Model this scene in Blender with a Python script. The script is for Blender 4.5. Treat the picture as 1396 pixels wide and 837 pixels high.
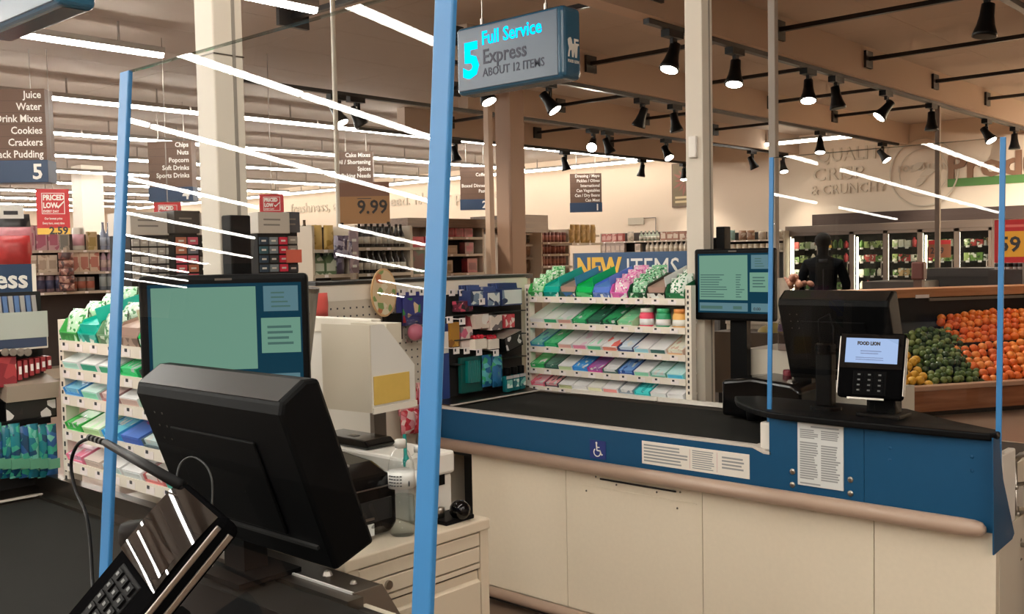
import bpy, math, random
from mathutils import Vector, Matrix, Euler
for _o in list(bpy.data.objects):
    bpy.data.objects.remove(_o)
SC = bpy.context.scene
COL = SC.collection
R = math.radians
ORD = 'first second third fourth fifth sixth seventh eighth ninth tenth eleventh twelfth'.split()
rnd = random.Random(7)

# ---------------------------------------------------------------- camera
IMG_W, IMG_H, FPX, EYE = 1396, 837, 1358.6, 1.58
_yaw, _pitch, _roll = R(42.054), R(-2.896), R(-1.100)
_F = Vector((-math.sin(_yaw)*math.cos(_pitch), math.cos(_yaw)*math.cos(_pitch), math.sin(_pitch)))
_r0 = Vector((math.cos(_yaw), math.sin(_yaw), 0)); _u0 = _r0.cross(_F)
_Rt = math.cos(_roll)*_r0 + math.sin(_roll)*_u0
_Up = -math.sin(_roll)*_r0 + math.cos(_roll)*_u0
CAMP = Vector((0, 0, EYE))
cd = bpy.data.cameras.new('camera'); cd.sensor_width = 36; cd.lens = 36*FPX/IMG_W; cd.clip_end = 200; cd.clip_start = .05
cam = bpy.data.objects.new('camera', cd); COL.objects.link(cam)
mw = Matrix(((_Rt.x, _Up.x, -_F.x, 0), (_Rt.y, _Up.y, -_F.y, 0), (_Rt.z, _Up.z, -_F.z, EYE), (0, 0, 0, 1)))
cam.matrix_world = mw
SC.camera = cam
def _ray(x, y): return _F + _Rt*((x-IMG_W/2)/FPX) - _Up*((y-IMG_H/2)/FPX)
def on_x(x, y, X): d = _ray(x, y); return CAMP + d*(X/d.x)
def on_y(x, y, Y): d = _ray(x, y); return CAMP + d*(Y/d.y)
def on_z(x, y, Z): d = _ray(x, y); return CAMP + d*((Z-EYE)/d.z)

# ---------------------------------------------------------------- world, exposure
w = bpy.data.worlds.new('night_world'); SC.world = w; w.use_nodes = True
w.node_tree.nodes['Background'].inputs[0].default_value = (.05, .045, .04, 1)
w.node_tree.nodes['Background'].inputs[1].default_value = .3
SC.view_settings.view_transform = 'Standard'; SC.view_settings.look = 'None'
SC.view_settings.gamma = 1; SC.view_settings.use_curve_mapping = False
SC.view_settings.exposure = 0.0
TUBE = 53.0      # emission of the ceiling tubes
SPOT_W = 250.0    # watts of a produce track spotlight
SC.cycles.max_bounces = 7; SC.cycles.diffuse_bounces = 3; SC.cycles.glossy_bounces = 4
SC.cycles.transmission_bounces = 4; SC.cycles.transparent_max_bounces = 16
SC.cycles.sample_clamp_indirect = 4; SC.cycles.caustics_reflective = False; SC.cycles.caustics_refractive = False

# ---------------------------------------------------------------- materials
def lin(c):
    if isinstance(c, str):
        c = tuple(int(c[i:i+2], 16) for i in (0, 2, 4))
    o = []
    for v in c[:3]:
        v = v/255
        o.append(v/12.92 if v <= .04045 else ((v+.055)/1.055)**2.4)
    return (*o, 1)
MATS = {}
def mat(name, col, rough=.5, metal=0, spec=.5, emit=0, noise=None, bump=None, alpha=1, emcol=None):
    if name in MATS: return MATS[name]
    m = bpy.data.materials.new(name); m.use_nodes = True
    nt = m.node_tree; b = nt.nodes['Principled BSDF']
    b.inputs['Base Color'].default_value = lin(col)
    b.inputs['Roughness'].default_value = rough; b.inputs['Metallic'].default_value = metal
    b.inputs['Specular IOR Level'].default_value = spec
    if emit:
        b.inputs['Emission Color'].default_value = lin(emcol or col); b.inputs['Emission Strength'].default_value = emit
    if noise or bump:
        tc = nt.nodes.new('ShaderNodeTexCoord')
    if noise:
        n = nt.nodes.new('ShaderNodeTexNoise'); n.inputs['Scale'].default_value = noise[0]; n.inputs['Detail'].default_value = 4
        nt.links.new(tc.outputs['Object'], n.inputs['Vector'])
        mx = nt.nodes.new('ShaderNodeMixRGB'); mx.blend_type = 'MIX'
        c = lin(col); k = noise[1]
        mx.inputs[1].default_value = tuple(v*(1-k) for v in c[:3])+(1,)
        mx.inputs[2].default_value = tuple(min(1, v*(1+k)) for v in c[:3])+(1,)
        nt.links.new(n.outputs['Fac'], mx.inputs[0]); nt.links.new(mx.outputs[0], b.inputs['Base Color'])
    if bump:
        n2 = nt.nodes.new('ShaderNodeTexNoise'); n2.inputs['Scale'].default_value = bump[0]
        nt.links.new(tc.outputs['Object'], n2.inputs['Vector'])
        bp = nt.nodes.new('ShaderNodeBump'); bp.inputs['Strength'].default_value = bump[1]; bp.inputs['Distance'].default_value = .005
        nt.links.new(n2.outputs['Fac'], bp.inputs['Height']); nt.links.new(bp.outputs[0], b.inputs['Normal'])
    MATS[name] = m; return m
def emat(name, col, s):
    if name in MATS: return MATS[name]
    m = bpy.data.materials.new(name); m.use_nodes = True; nt = m.node_tree
    nt.nodes.remove(nt.nodes['Principled BSDF'])
    e = nt.nodes.new('ShaderNodeEmission'); e.inputs[0].default_value = lin(col); e.inputs[1].default_value = s
    nt.links.new(e.outputs[0], nt.nodes['Material Output'].inputs[0]); MATS[name] = m; return m
def glassmat(name, tint=(255, 255, 255), ior=1.35, rough=0.0):
    """thin clear pane: transparent + fresnel reflection"""
    if name in MATS: return MATS[name]
    m = bpy.data.materials.new(name); m.use_nodes = True; nt = m.node_tree
    nt.nodes.remove(nt.nodes['Principled BSDF'])
    t = nt.nodes.new('ShaderNodeBsdfTransparent'); t.inputs[0].default_value = lin(tint)
    g = nt.nodes.new('ShaderNodeBsdfGlossy'); g.inputs['Roughness'].default_value = rough
    lw = nt.nodes.new('ShaderNodeLayerWeight'); lw.inputs[0].default_value = .5
    pw = nt.nodes.new('ShaderNodeMath'); pw.operation = 'POWER'; pw.inputs[1].default_value = 5
    nt.links.new(lw.outputs['Facing'], pw.inputs[0]); f0 = ((ior-1)/(ior+1))**2
    fr = nt.nodes.new('ShaderNodeMath'); fr.operation = 'MULTIPLY_ADD'; fr.inputs[1].default_value = 1-f0; fr.inputs[2].default_value = f0
    nt.links.new(pw.outputs[0], fr.inputs[0])
    mx = nt.nodes.new('ShaderNodeMixShader')
    nt.links.new(fr.outputs[0], mx.inputs[0]); nt.links.new(t.outputs[0], mx.inputs[1]); nt.links.new(g.outputs[0], mx.inputs[2])
    nt.links.new(mx.outputs[0], nt.nodes['Material Output'].inputs[0]); MATS[name] = m; return m
def printmat(name, base, cols, scale=14, rough=.35, thr=.5, stretch=(1, 1, 1)):
    """printed packaging: blocks of ink over a base colour"""
    if name in MATS: return MATS[name]
    m = bpy.data.materials.new(name); m.use_nodes = True; nt = m.node_tree; b = nt.nodes['Principled BSDF']
    b.inputs['Roughness'].default_value = rough
    tc = nt.nodes.new('ShaderNodeTexCoord'); mp = nt.nodes.new('ShaderNodeMapping'); mp.inputs['Scale'].default_value = stretch
    oi = nt.nodes.new('ShaderNodeObjectInfo'); ad = nt.nodes.new('ShaderNodeVectorMath'); ad.operation = 'ADD'
    nt.links.new(tc.outputs['Object'], mp.inputs[0]); nt.links.new(mp.outputs[0], ad.inputs[0])
    sc = nt.nodes.new('ShaderNodeMath'); sc.operation = 'MULTIPLY'; sc.inputs[1].default_value = 7.3
    nt.links.new(oi.outputs['Random'], sc.inputs[0]); nt.links.new(sc.outputs[0], ad.inputs[1])
    vo = nt.nodes.new('ShaderNodeTexVoronoi'); vo.inputs['Scale'].default_value = scale
    nt.links.new(ad.outputs[0], vo.inputs['Vector'])
    sp = nt.nodes.new('ShaderNodeSeparateColor'); nt.links.new(vo.outputs['Color'], sp.inputs[0])
    cr = nt.nodes.new('ShaderNodeValToRGB'); cr.color_ramp.interpolation = 'CONSTANT'
    el = cr.color_ramp.elements; el[0].position = 0; el[0].color = lin(base); el[1].position = thr; el[1].color = lin(cols[0])
    for i, c in enumerate(cols[1:]):
        e = el.new(thr+(1-thr)*(i+1)/len(cols)); e.color = lin(c)
    nt.links.new(sp.outputs[0], cr.inputs[0]); nt.links.new(cr.outputs[0], b.inputs['Base Color'])
    MATS[name] = m; return m
def woodmat(name, c1, c2, axis=0, rough=.4, scale=4):
    if name in MATS: return MATS[name]
    m = bpy.data.materials.new(name); m.use_nodes = True; nt = m.node_tree; b = nt.nodes['Principled BSDF']
    b.inputs['Roughness'].default_value = rough
    tc = nt.nodes.new('ShaderNodeTexCoord'); mp = nt.nodes.new('ShaderNodeMapping')
    s = [scale*5]*3; s[axis] = scale*.35; mp.inputs['Scale'].default_value = s
    n = nt.nodes.new('ShaderNodeTexNoise'); n.inputs['Scale'].default_value = 1; n.inputs['Detail'].default_value = 5
    nt.links.new(tc.outputs['Object'], mp.inputs[0]); nt.links.new(mp.outputs[0], n.inputs['Vector'])
    cr = nt.nodes.new('ShaderNodeValToRGB'); el = cr.color_ramp.elements
    el[0].position = .3; el[0].color = lin(c1); el[1].position = .7; el[1].color = lin(c2)
    nt.links.new(n.outputs['Fac'], cr.inputs[0]); nt.links.new(cr.outputs[0], b.inputs['Base Color'])
    MATS[name] = m; return m

# ---------------------------------------------------------------- mesh builder
class MB:
    def __init__(s, T=None): s.v = []; s.f = []; s.m = []; s.T = T or Matrix()
    def add(s, vs, fs, mi=0):
        o = len(s.v)
        for p in vs: s.v.append(tuple(s.T @ Vector(p)))
        for f in fs: s.f.append(tuple(i+o for i in f)); s.m.append(mi)
        return s
    def box(s, x0, x1, y0, y1, z0, z1, mi=0):
        vs = [(x0,y0,z0),(x1,y0,z0),(x1,y1,z0),(x0,y1,z0),(x0,y0,z1),(x1,y0,z1),(x1,y1,z1),(x0,y1,z1)]
        return s.add(vs, [(0,3,2,1),(4,5,6,7),(0,1,5,4),(1,2,6,5),(2,3,7,6),(3,0,4,7)], mi)
    def prism(s, poly, axis, a, b, mi=0):
        """poly of 2D points extruded from a to b along axis ('x': poly=(y,z); 'y': (x,z); 'z': (x,y))"""
        def P(p, t): return {'x': (t, p[0], p[1]), 'y': (p[0], t, p[1]), 'z': (p[0], p[1], t)}[axis]
        n = len(poly)
        vs = [P(p, a) for p in poly]+[P(p, b) for p in poly]
        fs = [tuple(range(n-1, -1, -1)), tuple(range(n, 2*n))]+[(i, (i+1) % n, n+(i+1) % n, n+i) for i in range(n)]
        return s.add(vs, fs, mi)
    def tube(s, path, r, n=8, mi=0, caps=True):
        path = [Vector(p) for p in path]; vs = []; fs = []
        rs = r if isinstance(r, (list, tuple)) else [r]*len(path)
        t = (path[1]-path[0]).normalized(); nn = t.orthogonal().normalized()
        for i, p in enumerate(path):
            if i == 0: tt = path[1]-path[0]
            elif i == len(path)-1: tt = path[-1]-path[-2]
            else: tt = (path[i+1]-path[i]).normalized()+(path[i]-path[i-1]).normalized()
            tt = tt.normalized() if tt.length > 1e-9 else t
            nn = (nn-tt*nn.dot(tt))
            nn = nn.normalized() if nn.length > 1e-6 else tt.orthogonal().normalized()
            bb = tt.cross(nn); t = tt
            for k in range(n):
                a = 2*math.pi*k/n; vs.append(p+(nn*math.cos(a)+bb*math.sin(a))*rs[i])
        for i in range(len(path)-1):
            for k in range(n):
                k2 = (k+1) % n; fs.append((i*n+k, i*n+k2, (i+1)*n+k2, (i+1)*n+k))
        if caps:
            fs.append(tuple(range(n-1, -1, -1))); fs.append(tuple((len(path)-1)*n+k for k in range(n)))
        return s.add(vs, fs, mi)
    def lathe(s, prof, n=16, c=(0, 0, 0), mi=0):
        vs = []; fs = []; m = len(prof)
        for (r, z) in prof:
            for k in range(n):
                a = 2*math.pi*k/n; vs.append((c[0]+r*math.cos(a), c[1]+r*math.sin(a), c[2]+z))
        for i in range(m-1):
            for k in range(n):
                k2 = (k+1) % n; fs.append((i*n+k, i*n+k2, (i+1)*n+k2, (i+1)*n+k))
        if prof[0][0] > 1e-6: fs.append(tuple(range(n-1, -1, -1)))
        if prof[-1][0] > 1e-6: fs.append(tuple((m-1)*n+k for k in range(n)))
        return s.add(vs, fs, mi)
    def ball(s, c, r, n=10, m=6, mi=0, sc=(1, 1, 1)):
        vs = []; fs = []
        vs.append((c[0], c[1], c[2]-r*sc[2]))
        for i in range(1, m):
            p = -math.pi/2+math.pi*i/m
            for k in range(n):
                a = 2*math.pi*k/n
                vs.append((c[0]+r*sc[0]*math.cos(p)*math.cos(a), c[1]+r*sc[1]*math.cos(p)*math.sin(a), c[2]+r*sc[2]*math.sin(p)))
        vs.append((c[0], c[1], c[2]+r*sc[2])); L = len(vs)-1
        for k in range(n):
            k2 = (k+1) % n; fs.append((0, 1+k2, 1+k)); fs.append((L, 1+(m-2)*n+k, 1+(m-2)*n+k2))
            for i in range(m-2): fs.append((1+i*n+k, 1+i*n+k2, 1+(i+1)*n+k2, 1+(i+1)*n+k))
        return s.add(vs, fs, mi)
    def mesh(s, name, mats, smooth=False):
        me = bpy.data.meshes.new(name); me.from_pydata(s.v, [], s.f)
        for m in (mats if isinstance(mats, (list, tuple)) else [mats]): me.materials.append(m)
        if any(s.m): me.polygons.foreach_set('material_index', s.m)
        if smooth: me.polygons.foreach_set('use_smooth', [True]*len(s.f))
        me.update(); return me
    def build(s, name, mats, parent=None, smooth=False, bevel=0, seg=2, loc=None, rot=None):
        return obj(name, s.mesh(name, mats, smooth), parent, bevel, seg, loc, rot)
def obj(name, me, parent=None, bevel=0, seg=2, loc=None, rot=None):
    o = bpy.data.objects.new(name, me); COL.objects.link(o)
    if parent: o.parent = parent
    if loc is not None: o.location = loc
    if rot is not None: o.rotation_euler = rot
    if name in STUFF_NAMES: o['kind'] = 'stuff'
    if bevel:
        b = o.modifiers.new('bevel', 'BEVEL'); b.width = bevel; b.segments = seg; b.limit_method = 'ANGLE'; b.angle_limit = R(35)
    return o
STUFF_NAMES = {'screen_print', 'print_lines', 'shelf_tags', 'tag_holders', 'slots', 'small_print', 'row_rules', 'label_print', 'screws', 'buttons', 'bolts', 'print_frame', 'printed_flower', 'divider_lines'}
def tag(o, label=None, cat=None, group=None, kind=None):
    if label: o['label'] = label
    if cat: o['category'] = cat
    if group: o['group'] = group
    if kind: o['kind'] = kind
    return o
def thing(name, label, cat, loc=(0, 0, 0), rz=0, group=None):
    o = bpy.data.objects.new(name, None); COL.objects.link(o); o.empty_display_size = .1
    o.location = loc; o.rotation_euler = (0, 0, rz)
    return tag(o, label, cat, group)
KIDS = {}
def dup(root, loc=None, rot=None, label=None, group=None, parent=None):
    r = root.copy(); COL.objects.link(r)
    if parent: r.parent = parent
    if loc is not None: r.location = loc
    if rot is not None: r.rotation_euler = rot
    if label: r['label'] = label
    if group: r['group'] = group
    for ch in list(root.children): dup(ch, parent=r)
    return r
def structure(o): o['kind'] = 'structure'; return o
def text(name, body, size, M, m, parent=None, align='LEFT', bold=0, ext=.0008, xs=1, base='TOP_BASELINE'):
    cu = bpy.data.curves.new(name, 'FONT'); cu.body = body; cu.size = size; cu.align_x = align; cu.offset = bold
    cu.extrude = ext; cu.resolution_u = 2; cu.materials.append(m); cu.fill_mode = 'BOTH'
    tmp = bpy.data.objects.new(name+'_tmp', cu); COL.objects.link(tmp)
    me = bpy.data.meshes.new_from_object(tmp); bpy.data.objects.remove(tmp); bpy.data.curves.remove(cu)
    me.name = name
    o = bpy.data.objects.new(name, me); COL.objects.link(o)
    if parent: o.parent = parent
    o.matrix_local = M @ Matrix.Diagonal((xs, 1, 1, 1))
    return o
def facing(loc, rz=0, tilt=0):
    """matrix whose local xy plane stands upright facing -Y (turned by rz about Z, tilted back by tilt)"""
    return Matrix.Translation(loc) @ Matrix.Rotation(rz, 4, 'Z') @ Matrix.Rotation(R(90)-tilt, 4, 'X')
def lines(mb, x0, x1, z0, z1, n, y, frac=.45, ragged=.25, seed=1, mi=0, th=.0006):
    """small print: rows of thin ink bars on a plane facing -Y"""
    rr = random.Random(seed); h = (z1-z0)/n
    for i in range(n):
        zt = z1-i*h-h*.25; e = x1-(x1-x0)*rr.random()*ragged
        mb.box(x0, e, y-th, y, zt-h*frac, zt, mi)

# common materials
M_black = mat('black_plastic', (8, 8, 9), .5, spec=.12)
M_gloss = mat('gloss_black', (6, 6, 7), .12, spec=.35)
M_dark = mat('dark_grey', (40, 39, 38), .5)
M_beige = mat('beige_laminate', (228, 216, 194), .5, noise=(60, .04))
M_cream = mat('cream_metal', (218, 208, 190), .4)
M_white = mat('white_plastic', (232, 226, 216), .35)
M_paper = mat('white_paper', (235, 232, 225), .7)
M_blue = mat('navy_blue_laminate', (16, 74, 112), .5, spec=.3, noise=(30, .05))
M_rim = mat('rim_highlight_pale', (206, 198, 188), .35)  # pale non-metal colour paints the highlight along the steel rim
M_tape = mat('light_blue_strip', (54, 124, 182), .4)
M_steel = mat('brushed_steel', (170, 164, 156), .28, 1)
M_dsteel = mat('dull_steel', (120, 112, 104), .35, 1)
M_bump = mat('tan_bumper', (178, 154, 136), .28)
M_ink = mat('dark_ink', (60, 60, 64), .7)
M_belt = mat('belt_rubber', (38, 38, 36), .8, spec=.15, noise=(8, .12), bump=(400, .1))
M_signblue = mat('sign_navy', (38, 62, 92), .4)
M_signbrown = mat('sign_brown', (104, 78, 62), .5)
M_txt = mat('sign_white_letters', (240, 236, 228), .5)
M_rack = mat('rack_ivory_metal', (242, 232, 216), .4)
M_rackin = mat('rack_backing', (196, 186, 170), .55)
M_tag = mat('price_label', (250, 240, 236), .6)
M_lblack = mat('spot_black', (10, 9, 9), .4, spec=.2)
M_body = mat('reader_black', (9, 9, 10), .8)
_nt = M_body.node_tree; _df = _nt.nodes.new('ShaderNodeBsdfDiffuse'); _df.inputs[0].default_value = lin((11, 11, 12)); _nt.links.new(_df.outputs[0], _nt.nodes['Material Output'].inputs[0])
M_plexi = glassmat('clear_acrylic', (244, 247, 248), 1.42)
# ================================================================ SETTING
CEIL = 4.27; YW = 21.9; XL = -46.0; XR = 6.0; YF = -24.0
M_floor = mat('floor_tile', (132, 110, 94), .28, noise=(1.2, .1))
M_ceil = mat('ceiling_tile', (176, 164, 152), .85, noise=(3, .03))
M_ceil2 = mat('ceiling_bar', (168, 156, 145), .7)
M_wall = mat('cream_wall_paint', (226, 206, 184), .75)
M_beam = mat('soffit_paint', (184, 164, 146), .8)
M_track = mat('black_track', (16, 13, 12), .4)
structure(MB().box(XL, XR, YF, YW+.3, -.1, 0).build('floor', M_floor))
ceil = structure(MB().box(XL, XR, YF, YW+.3, CEIL+.003, CEIL+.12).build('ceiling', M_ceil2))
tile_me = MB().box(-.607, .607, -1.217, 1.217, -.012, .0).mesh('ceiling_tile', M_ceil)
rest = MB(); cells = []
nx = int((XR-XL)/1.22); ny = int((YW-YF)/2.44)
for i in range(nx):
    for j in range(ny):
        cx_ = XL+1.22*(i+.5); cy_ = YW-2.44*(j+.5)
        cells.append((math.hypot(cx_+2, cy_-3)+(0 if cy_ > 0 else 40), cx_, cy_))
cells.sort()
for n_, (d_, x_, y_) in enumerate(cells):
    if n_ < 150: obj('ceiling_tile', tile_me, ceil, loc=(x_, y_, CEIL+.008))
    else: rest.box(x_-.607, x_+.607, y_-1.217, y_+1.217, CEIL-.004, CEIL+.008)
tag(rest.build('ceiling_tile_field', M_ceil, ceil), kind='stuff')
wb = structure(MB().box(XL, XR, YW, YW+.2, 0, CEIL+.02).build('wall_back', M_wall))
structure(MB().box(XL-.2, XL, YF, YW+.2, 0, CEIL+.02).build('wall_left', M_wall))
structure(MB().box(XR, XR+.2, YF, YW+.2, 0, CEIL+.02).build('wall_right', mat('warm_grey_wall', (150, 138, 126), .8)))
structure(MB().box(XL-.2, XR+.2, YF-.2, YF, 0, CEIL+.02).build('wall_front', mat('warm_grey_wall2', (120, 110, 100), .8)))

# ---- lettering on the back wall (flat cut letters)
YL = YW-.03
def wall_text(body, px, py, px_h, m, bold=0, name='lettering', xs=1, align='LEFT', ext=.01):
    p = on_y(px, py, YL); q = on_y(px, py-px_h, YL)
    return text(name, body, (q.z-p.z)*1.40, facing(p), m, wb, align, bold, ext, xs)
M_let = mat('brown_wall_letters', (134, 98, 74), .6); M_green = mat('green_band', (78, 122, 58), .6)
M_faint = mat('faint_wall_letters', (212, 194, 172), .7); M_faint2 = mat('grey_wall_letters', (206, 190, 170), .7)
wall_text('Produce', 1291, 243, 31, M_let, .02, xs=1.12, ext=.03)
a = on_y(1292, 255, YW-.02); b = on_y(1292, 244, YW-.02)
MB().box(a.x, a.x+5.4, YW-.03, YW, a.z, b.z).build('green_band', M_green, wb)
wall_text('QUALITY', 1112, 222, 18, M_faint, .004, xs=1.0)
wall_text('CRISP', 1107, 247, 17, M_faint, .004, xs=1.2)
wall_text('& CRUNCHY', 1105, 266, 13, M_faint, .003, xs=1.0)
wall_text('freshness, and all you need. It\'s our promise', 396, 291, 13, M_faint2, .006, xs=1.21)
sc_ = on_y(1259, 235, YW-.03)
def ring(mb, c, r0, r1, n=48, a0=0, a1=2*math.pi, y0=0, y1=-.02, mi=0):
    for k in range(n):
        t0 = a0+(a1-a0)*k/n; t1 = a0+(a1-a0)*(k+1)/n
        P = [(c[0]+r*math.cos(t), c[2]+r*math.sin(t)) for r, t in ((r0, t0), (r1, t0), (r1, t1), (r0, t1))]
        mb.prism(P, 'y', c[1]+y0, c[1]+y1, mi)
sm = MB()
ring(sm, sc_, .70, .73); ring(sm, sc_, .50, .515)
for dx, dz, a_, L in ((-.12, .12, 35, .34), (.1, -.02, 20, .38), (-.05, -.2, 40, .3)):
    ca, sa = math.cos(R(a_)), math.sin(R(a_))
    pts = []
    for k in range(9):
        t = k/8; u_ = -L/2+L*t; v_ = .09*math.sin(math.pi*t); pts.append((u_, v_))
    for k in range(7, 0, -1):
        t = k/8; pts.append((-L/2+L*t, -.05*math.sin(math.pi*t)))
    sm.prism([(sc_.x+dx+u_*ca-v_*sa, sc_.z+dz+u_*sa+v_*ca) for u_, v_ in pts][::-1], 'y', sc_.y, sc_.y-.02)
sm.build('seal_emblem', M_faint2, wb)
M2 = facing((sc_.x, sc_.y-.005, sc_.z+.04))
text('lettering', 'FOOD LION', .2, M2, M_faint2, wb, 'CENTER', .003, .008)

# ---- soffit beams over the produce department, with black edge track and cross rails
BEAMX = [-2.75, -5.5, -8.2, -10.75, -13.4]
BY0 = [7.6, 8.1, 8.1, 6.8, 11.0]
RAILY = [8.1, 10.6, 13.1, 15.6, 18.1]
for i, bx in enumerate(BEAMX):
    t = structure(MB().box(bx-.1, bx+.1, (4.4, 5.6, 8.3, 10.9, 12)[i], YW, 3.84, CEIL).build('trim_%d' % (i+1), M_beam))
    MB().box(bx-.035, bx+.035, BY0[i], YW-.4, 3.79, 3.84).build('track', M_track, t)
rail_no = 0
for i, bx in enumerate(BEAMX):
    for y_ in RAILY:
        if i == 4 and y_ < 11 or (i == 3 and y_ < 10) : continue
        if i == 0: x1 = XR-.1
        else: x1 = BEAMX[i-1]-.1
        o = MB().box(bx+.13, x1, y_-.03, y_+.03, 4.07, 4.12).build('ceiling_rail', M_track)
        tag(o, ORD[RAILY.index(y_)]+(' black ceiling rail right of the nearest soffit beam', ' black ceiling rail between the two nearest soffit beams',
                ' black ceiling rail between second and third soffit beams', ' black ceiling rail between third and fourth soffit beams', ' black ceiling rail behind the farthest soffit beam')[i], 'rail', 'ceiling rails bay %d' % (i+1))
        MB().box(bx+.1, bx+.135, y_-.11, y_+.11, 3.98, 4.2).build('end_plate', M_track, o)
# the odd rail and beam nearer the camera, left of the lane sign
o = MB().box(-8.3, -6.6, 6.02, 6.08, 3.98, 4.03).build('ceiling_rail', M_track)
tag(o, 'short black ceiling rail left of the lit lane sign', 'rail'); MB().box(-8.35, -8.3, 5.87, 6.23, 3.9, 4.11).build('end_plate', M_track, o)

# ---- fluorescent rows
M_tube = emat('lit_tube', (255, 250, 240), TUBE); M_tubew = emat('lit_wall_tube', (255, 246, 230), TUBE*.32)
M_house = mat('light_housing', (150, 142, 134), .6)
FL = 2.42
def tube_me(along):
    h = MB(); t = MB()
    if along == 'y':
        h.box(-.053, .053, -FL/2, FL/2, .045, .11)
        t.prism([(-.04, .045), (-.042, .03), (-.026, .0), (.026, .0), (.042, .03), (.04, .045)], 'y', -FL/2+.01, FL/2-.01)
        h.box(-.01, .01, -.7, -.68, .11, .33); h.box(-.01, .01, .68, .7, .11, .33)
    else:
        h.box(-FL/2, FL/2, -.035, .035, .062, .11)
        t.prism([(-.035, .062), (-.048, .03), (-.03, .0), (.03, .0), (.048, .03), (.035, .062)], 'x', -FL/2+.01, FL/2-.01)
        h.box(-.7, -.68, -.01, .01, .11, .33); h.box(.68, .7, -.01, .01, .11, .33)
    return h.mesh('housing', M_house), t.mesh('tube', M_tube if along == 'y' else M_tubew)
TY = tube_me('y'); TX = tube_me('x')
def ORDN(k): return ORD[k-1] if k <= 12 else 'number %d' % k
def light(x, y, tm, lab, grp):
    o = obj('tube_light', tm[0], loc=(x, y, 3.915)); tag(o, lab, 'light', grp)
    obj('tube', tm[1], o)
ROWX = [-5.5, -7.75, -10.6, -14.3, -18.05, -21.7, -25.3, -28.9, -32.4, -36, -39.6, -43.2]
for i, x_ in enumerate(ROWX):
    y1 = 5.9 if i in (1, 2) else (-2.4 if i == 0 else 20.6)
    y0 = -14 if i == 0 else -20.5
    y_ = y1-FL/2; nb = nf = 0
    while y_ > y0:
        back = y_ < .5
        if back: nb += 1
        else: nf += 1
        if not (back and x_ < -37):
            light(x_, y_, TY, ('%s tube light behind the viewer in the %s mirrored row' % (ORDN(nb), ORD[i]) if back else
                  '%s tube light from the back end of the %s ceiling row' % (ORDN(nf), ORD[max(0, i-1)])), ('mirrored tube lights row %d' if back else 'tube lights row %d') % (i+1))
        y_ -= FL+.03
x_ = -14.9; nf = 0
while x_ > -41:
    nf += 1; light(x_, 21.15, TX, '%s tube light from the right in the row along the back wall' % ORDN(nf), 'tube lights along the back wall'); x_ -= FL+.03
for i, (x_, y1) in enumerate(((-3.7, 1.2), (-1.2, 2.2), (1.6, 2.2), (4.4, 2.2))):
    y_ = y1-FL/2; nb = 0
    while y_ > -12:
        nb += 1; light(x_, y_, TY, '%s tube light of the %s checkout row above the viewer, outside the picture' % (ORDN(nb), ORD[i]), 'tube lights over the checkouts %d' % (i+1)); y_ -= FL+.03
o = obj('tube_light', TX[0], loc=(-9.9, 20.3, 3.915)); tag(o, 'lone white tube light beyond the white power pole, above the flower poster', 'light'); obj('tube', TX[1], o)

# ---- track spotlights
M_lens = emat('lit_lens', (255, 244, 228), 40)
M_lensoff = mat('dark_lens', (30, 28, 26), .2)
ad = MB().box(-.05, .05, -.13, .13, -.07, 0).box(-.02, .02, -.02, .02, -.12, -.07).box(-.012, .012, .03, .07, -.2, -.07).mesh('adapter', M_lblack)
head = MB().lathe([(.03, .13), (.055, .12), (.06, .02), (.075, -.06), (.1, -.13), (.102, -.16), (.09, -.16)], 18).mesh('lamp_head', M_lblack, True)
lens = MB().lathe([(.0, -.172), (.06, -.168), (.094, -.158)], 18).mesh('lens', M_lens)
lensoff = MB().lathe([(.0, -.150), (.09, -.152)], 18).mesh('lens', M_lensoff)
def spot(px, py, bx, t=12, s=0, lit=True, lab='', power=1.0):
    """t, s: degrees the head leans toward the viewer and toward the viewer's right"""
    p = on_x(px, py, bx)
    y_ = min(p.y, YW-.6)
    o = obj('track_spotlight', ad, loc=(bx, y_, 3.79)); tag(o, lab, 'spotlight')
    dc = Vector((-bx, -y_, 0)).normalized(); dr = Vector((-dc.y, dc.x, 0))
    aim = dc*R(t)+dr*R(s)
    h = obj('lamp_head', head, o, loc=(.0, .0, -.24), rot=(aim.y, -aim.x, 0))
    obj('lens', lens if lit else lensoff, h)
    if lit:
        l = bpy.data.lights.new('spot_beam', 'SPOT'); l.energy = SPOT_W*power; l.spot_size = R(120); l.spot_blend = .8; l.shadow_soft_size = .06; l.color = (1, .9, .76)
        lo = bpy.data.objects.new('spot_beam', l); COL.objects.link(lo); lo.parent = h; lo.location = (0, 0, -.19)
T1, T2, T3, T0, T4 = -5.5, -8.2, -10.75, -2.75, -13.4
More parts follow.
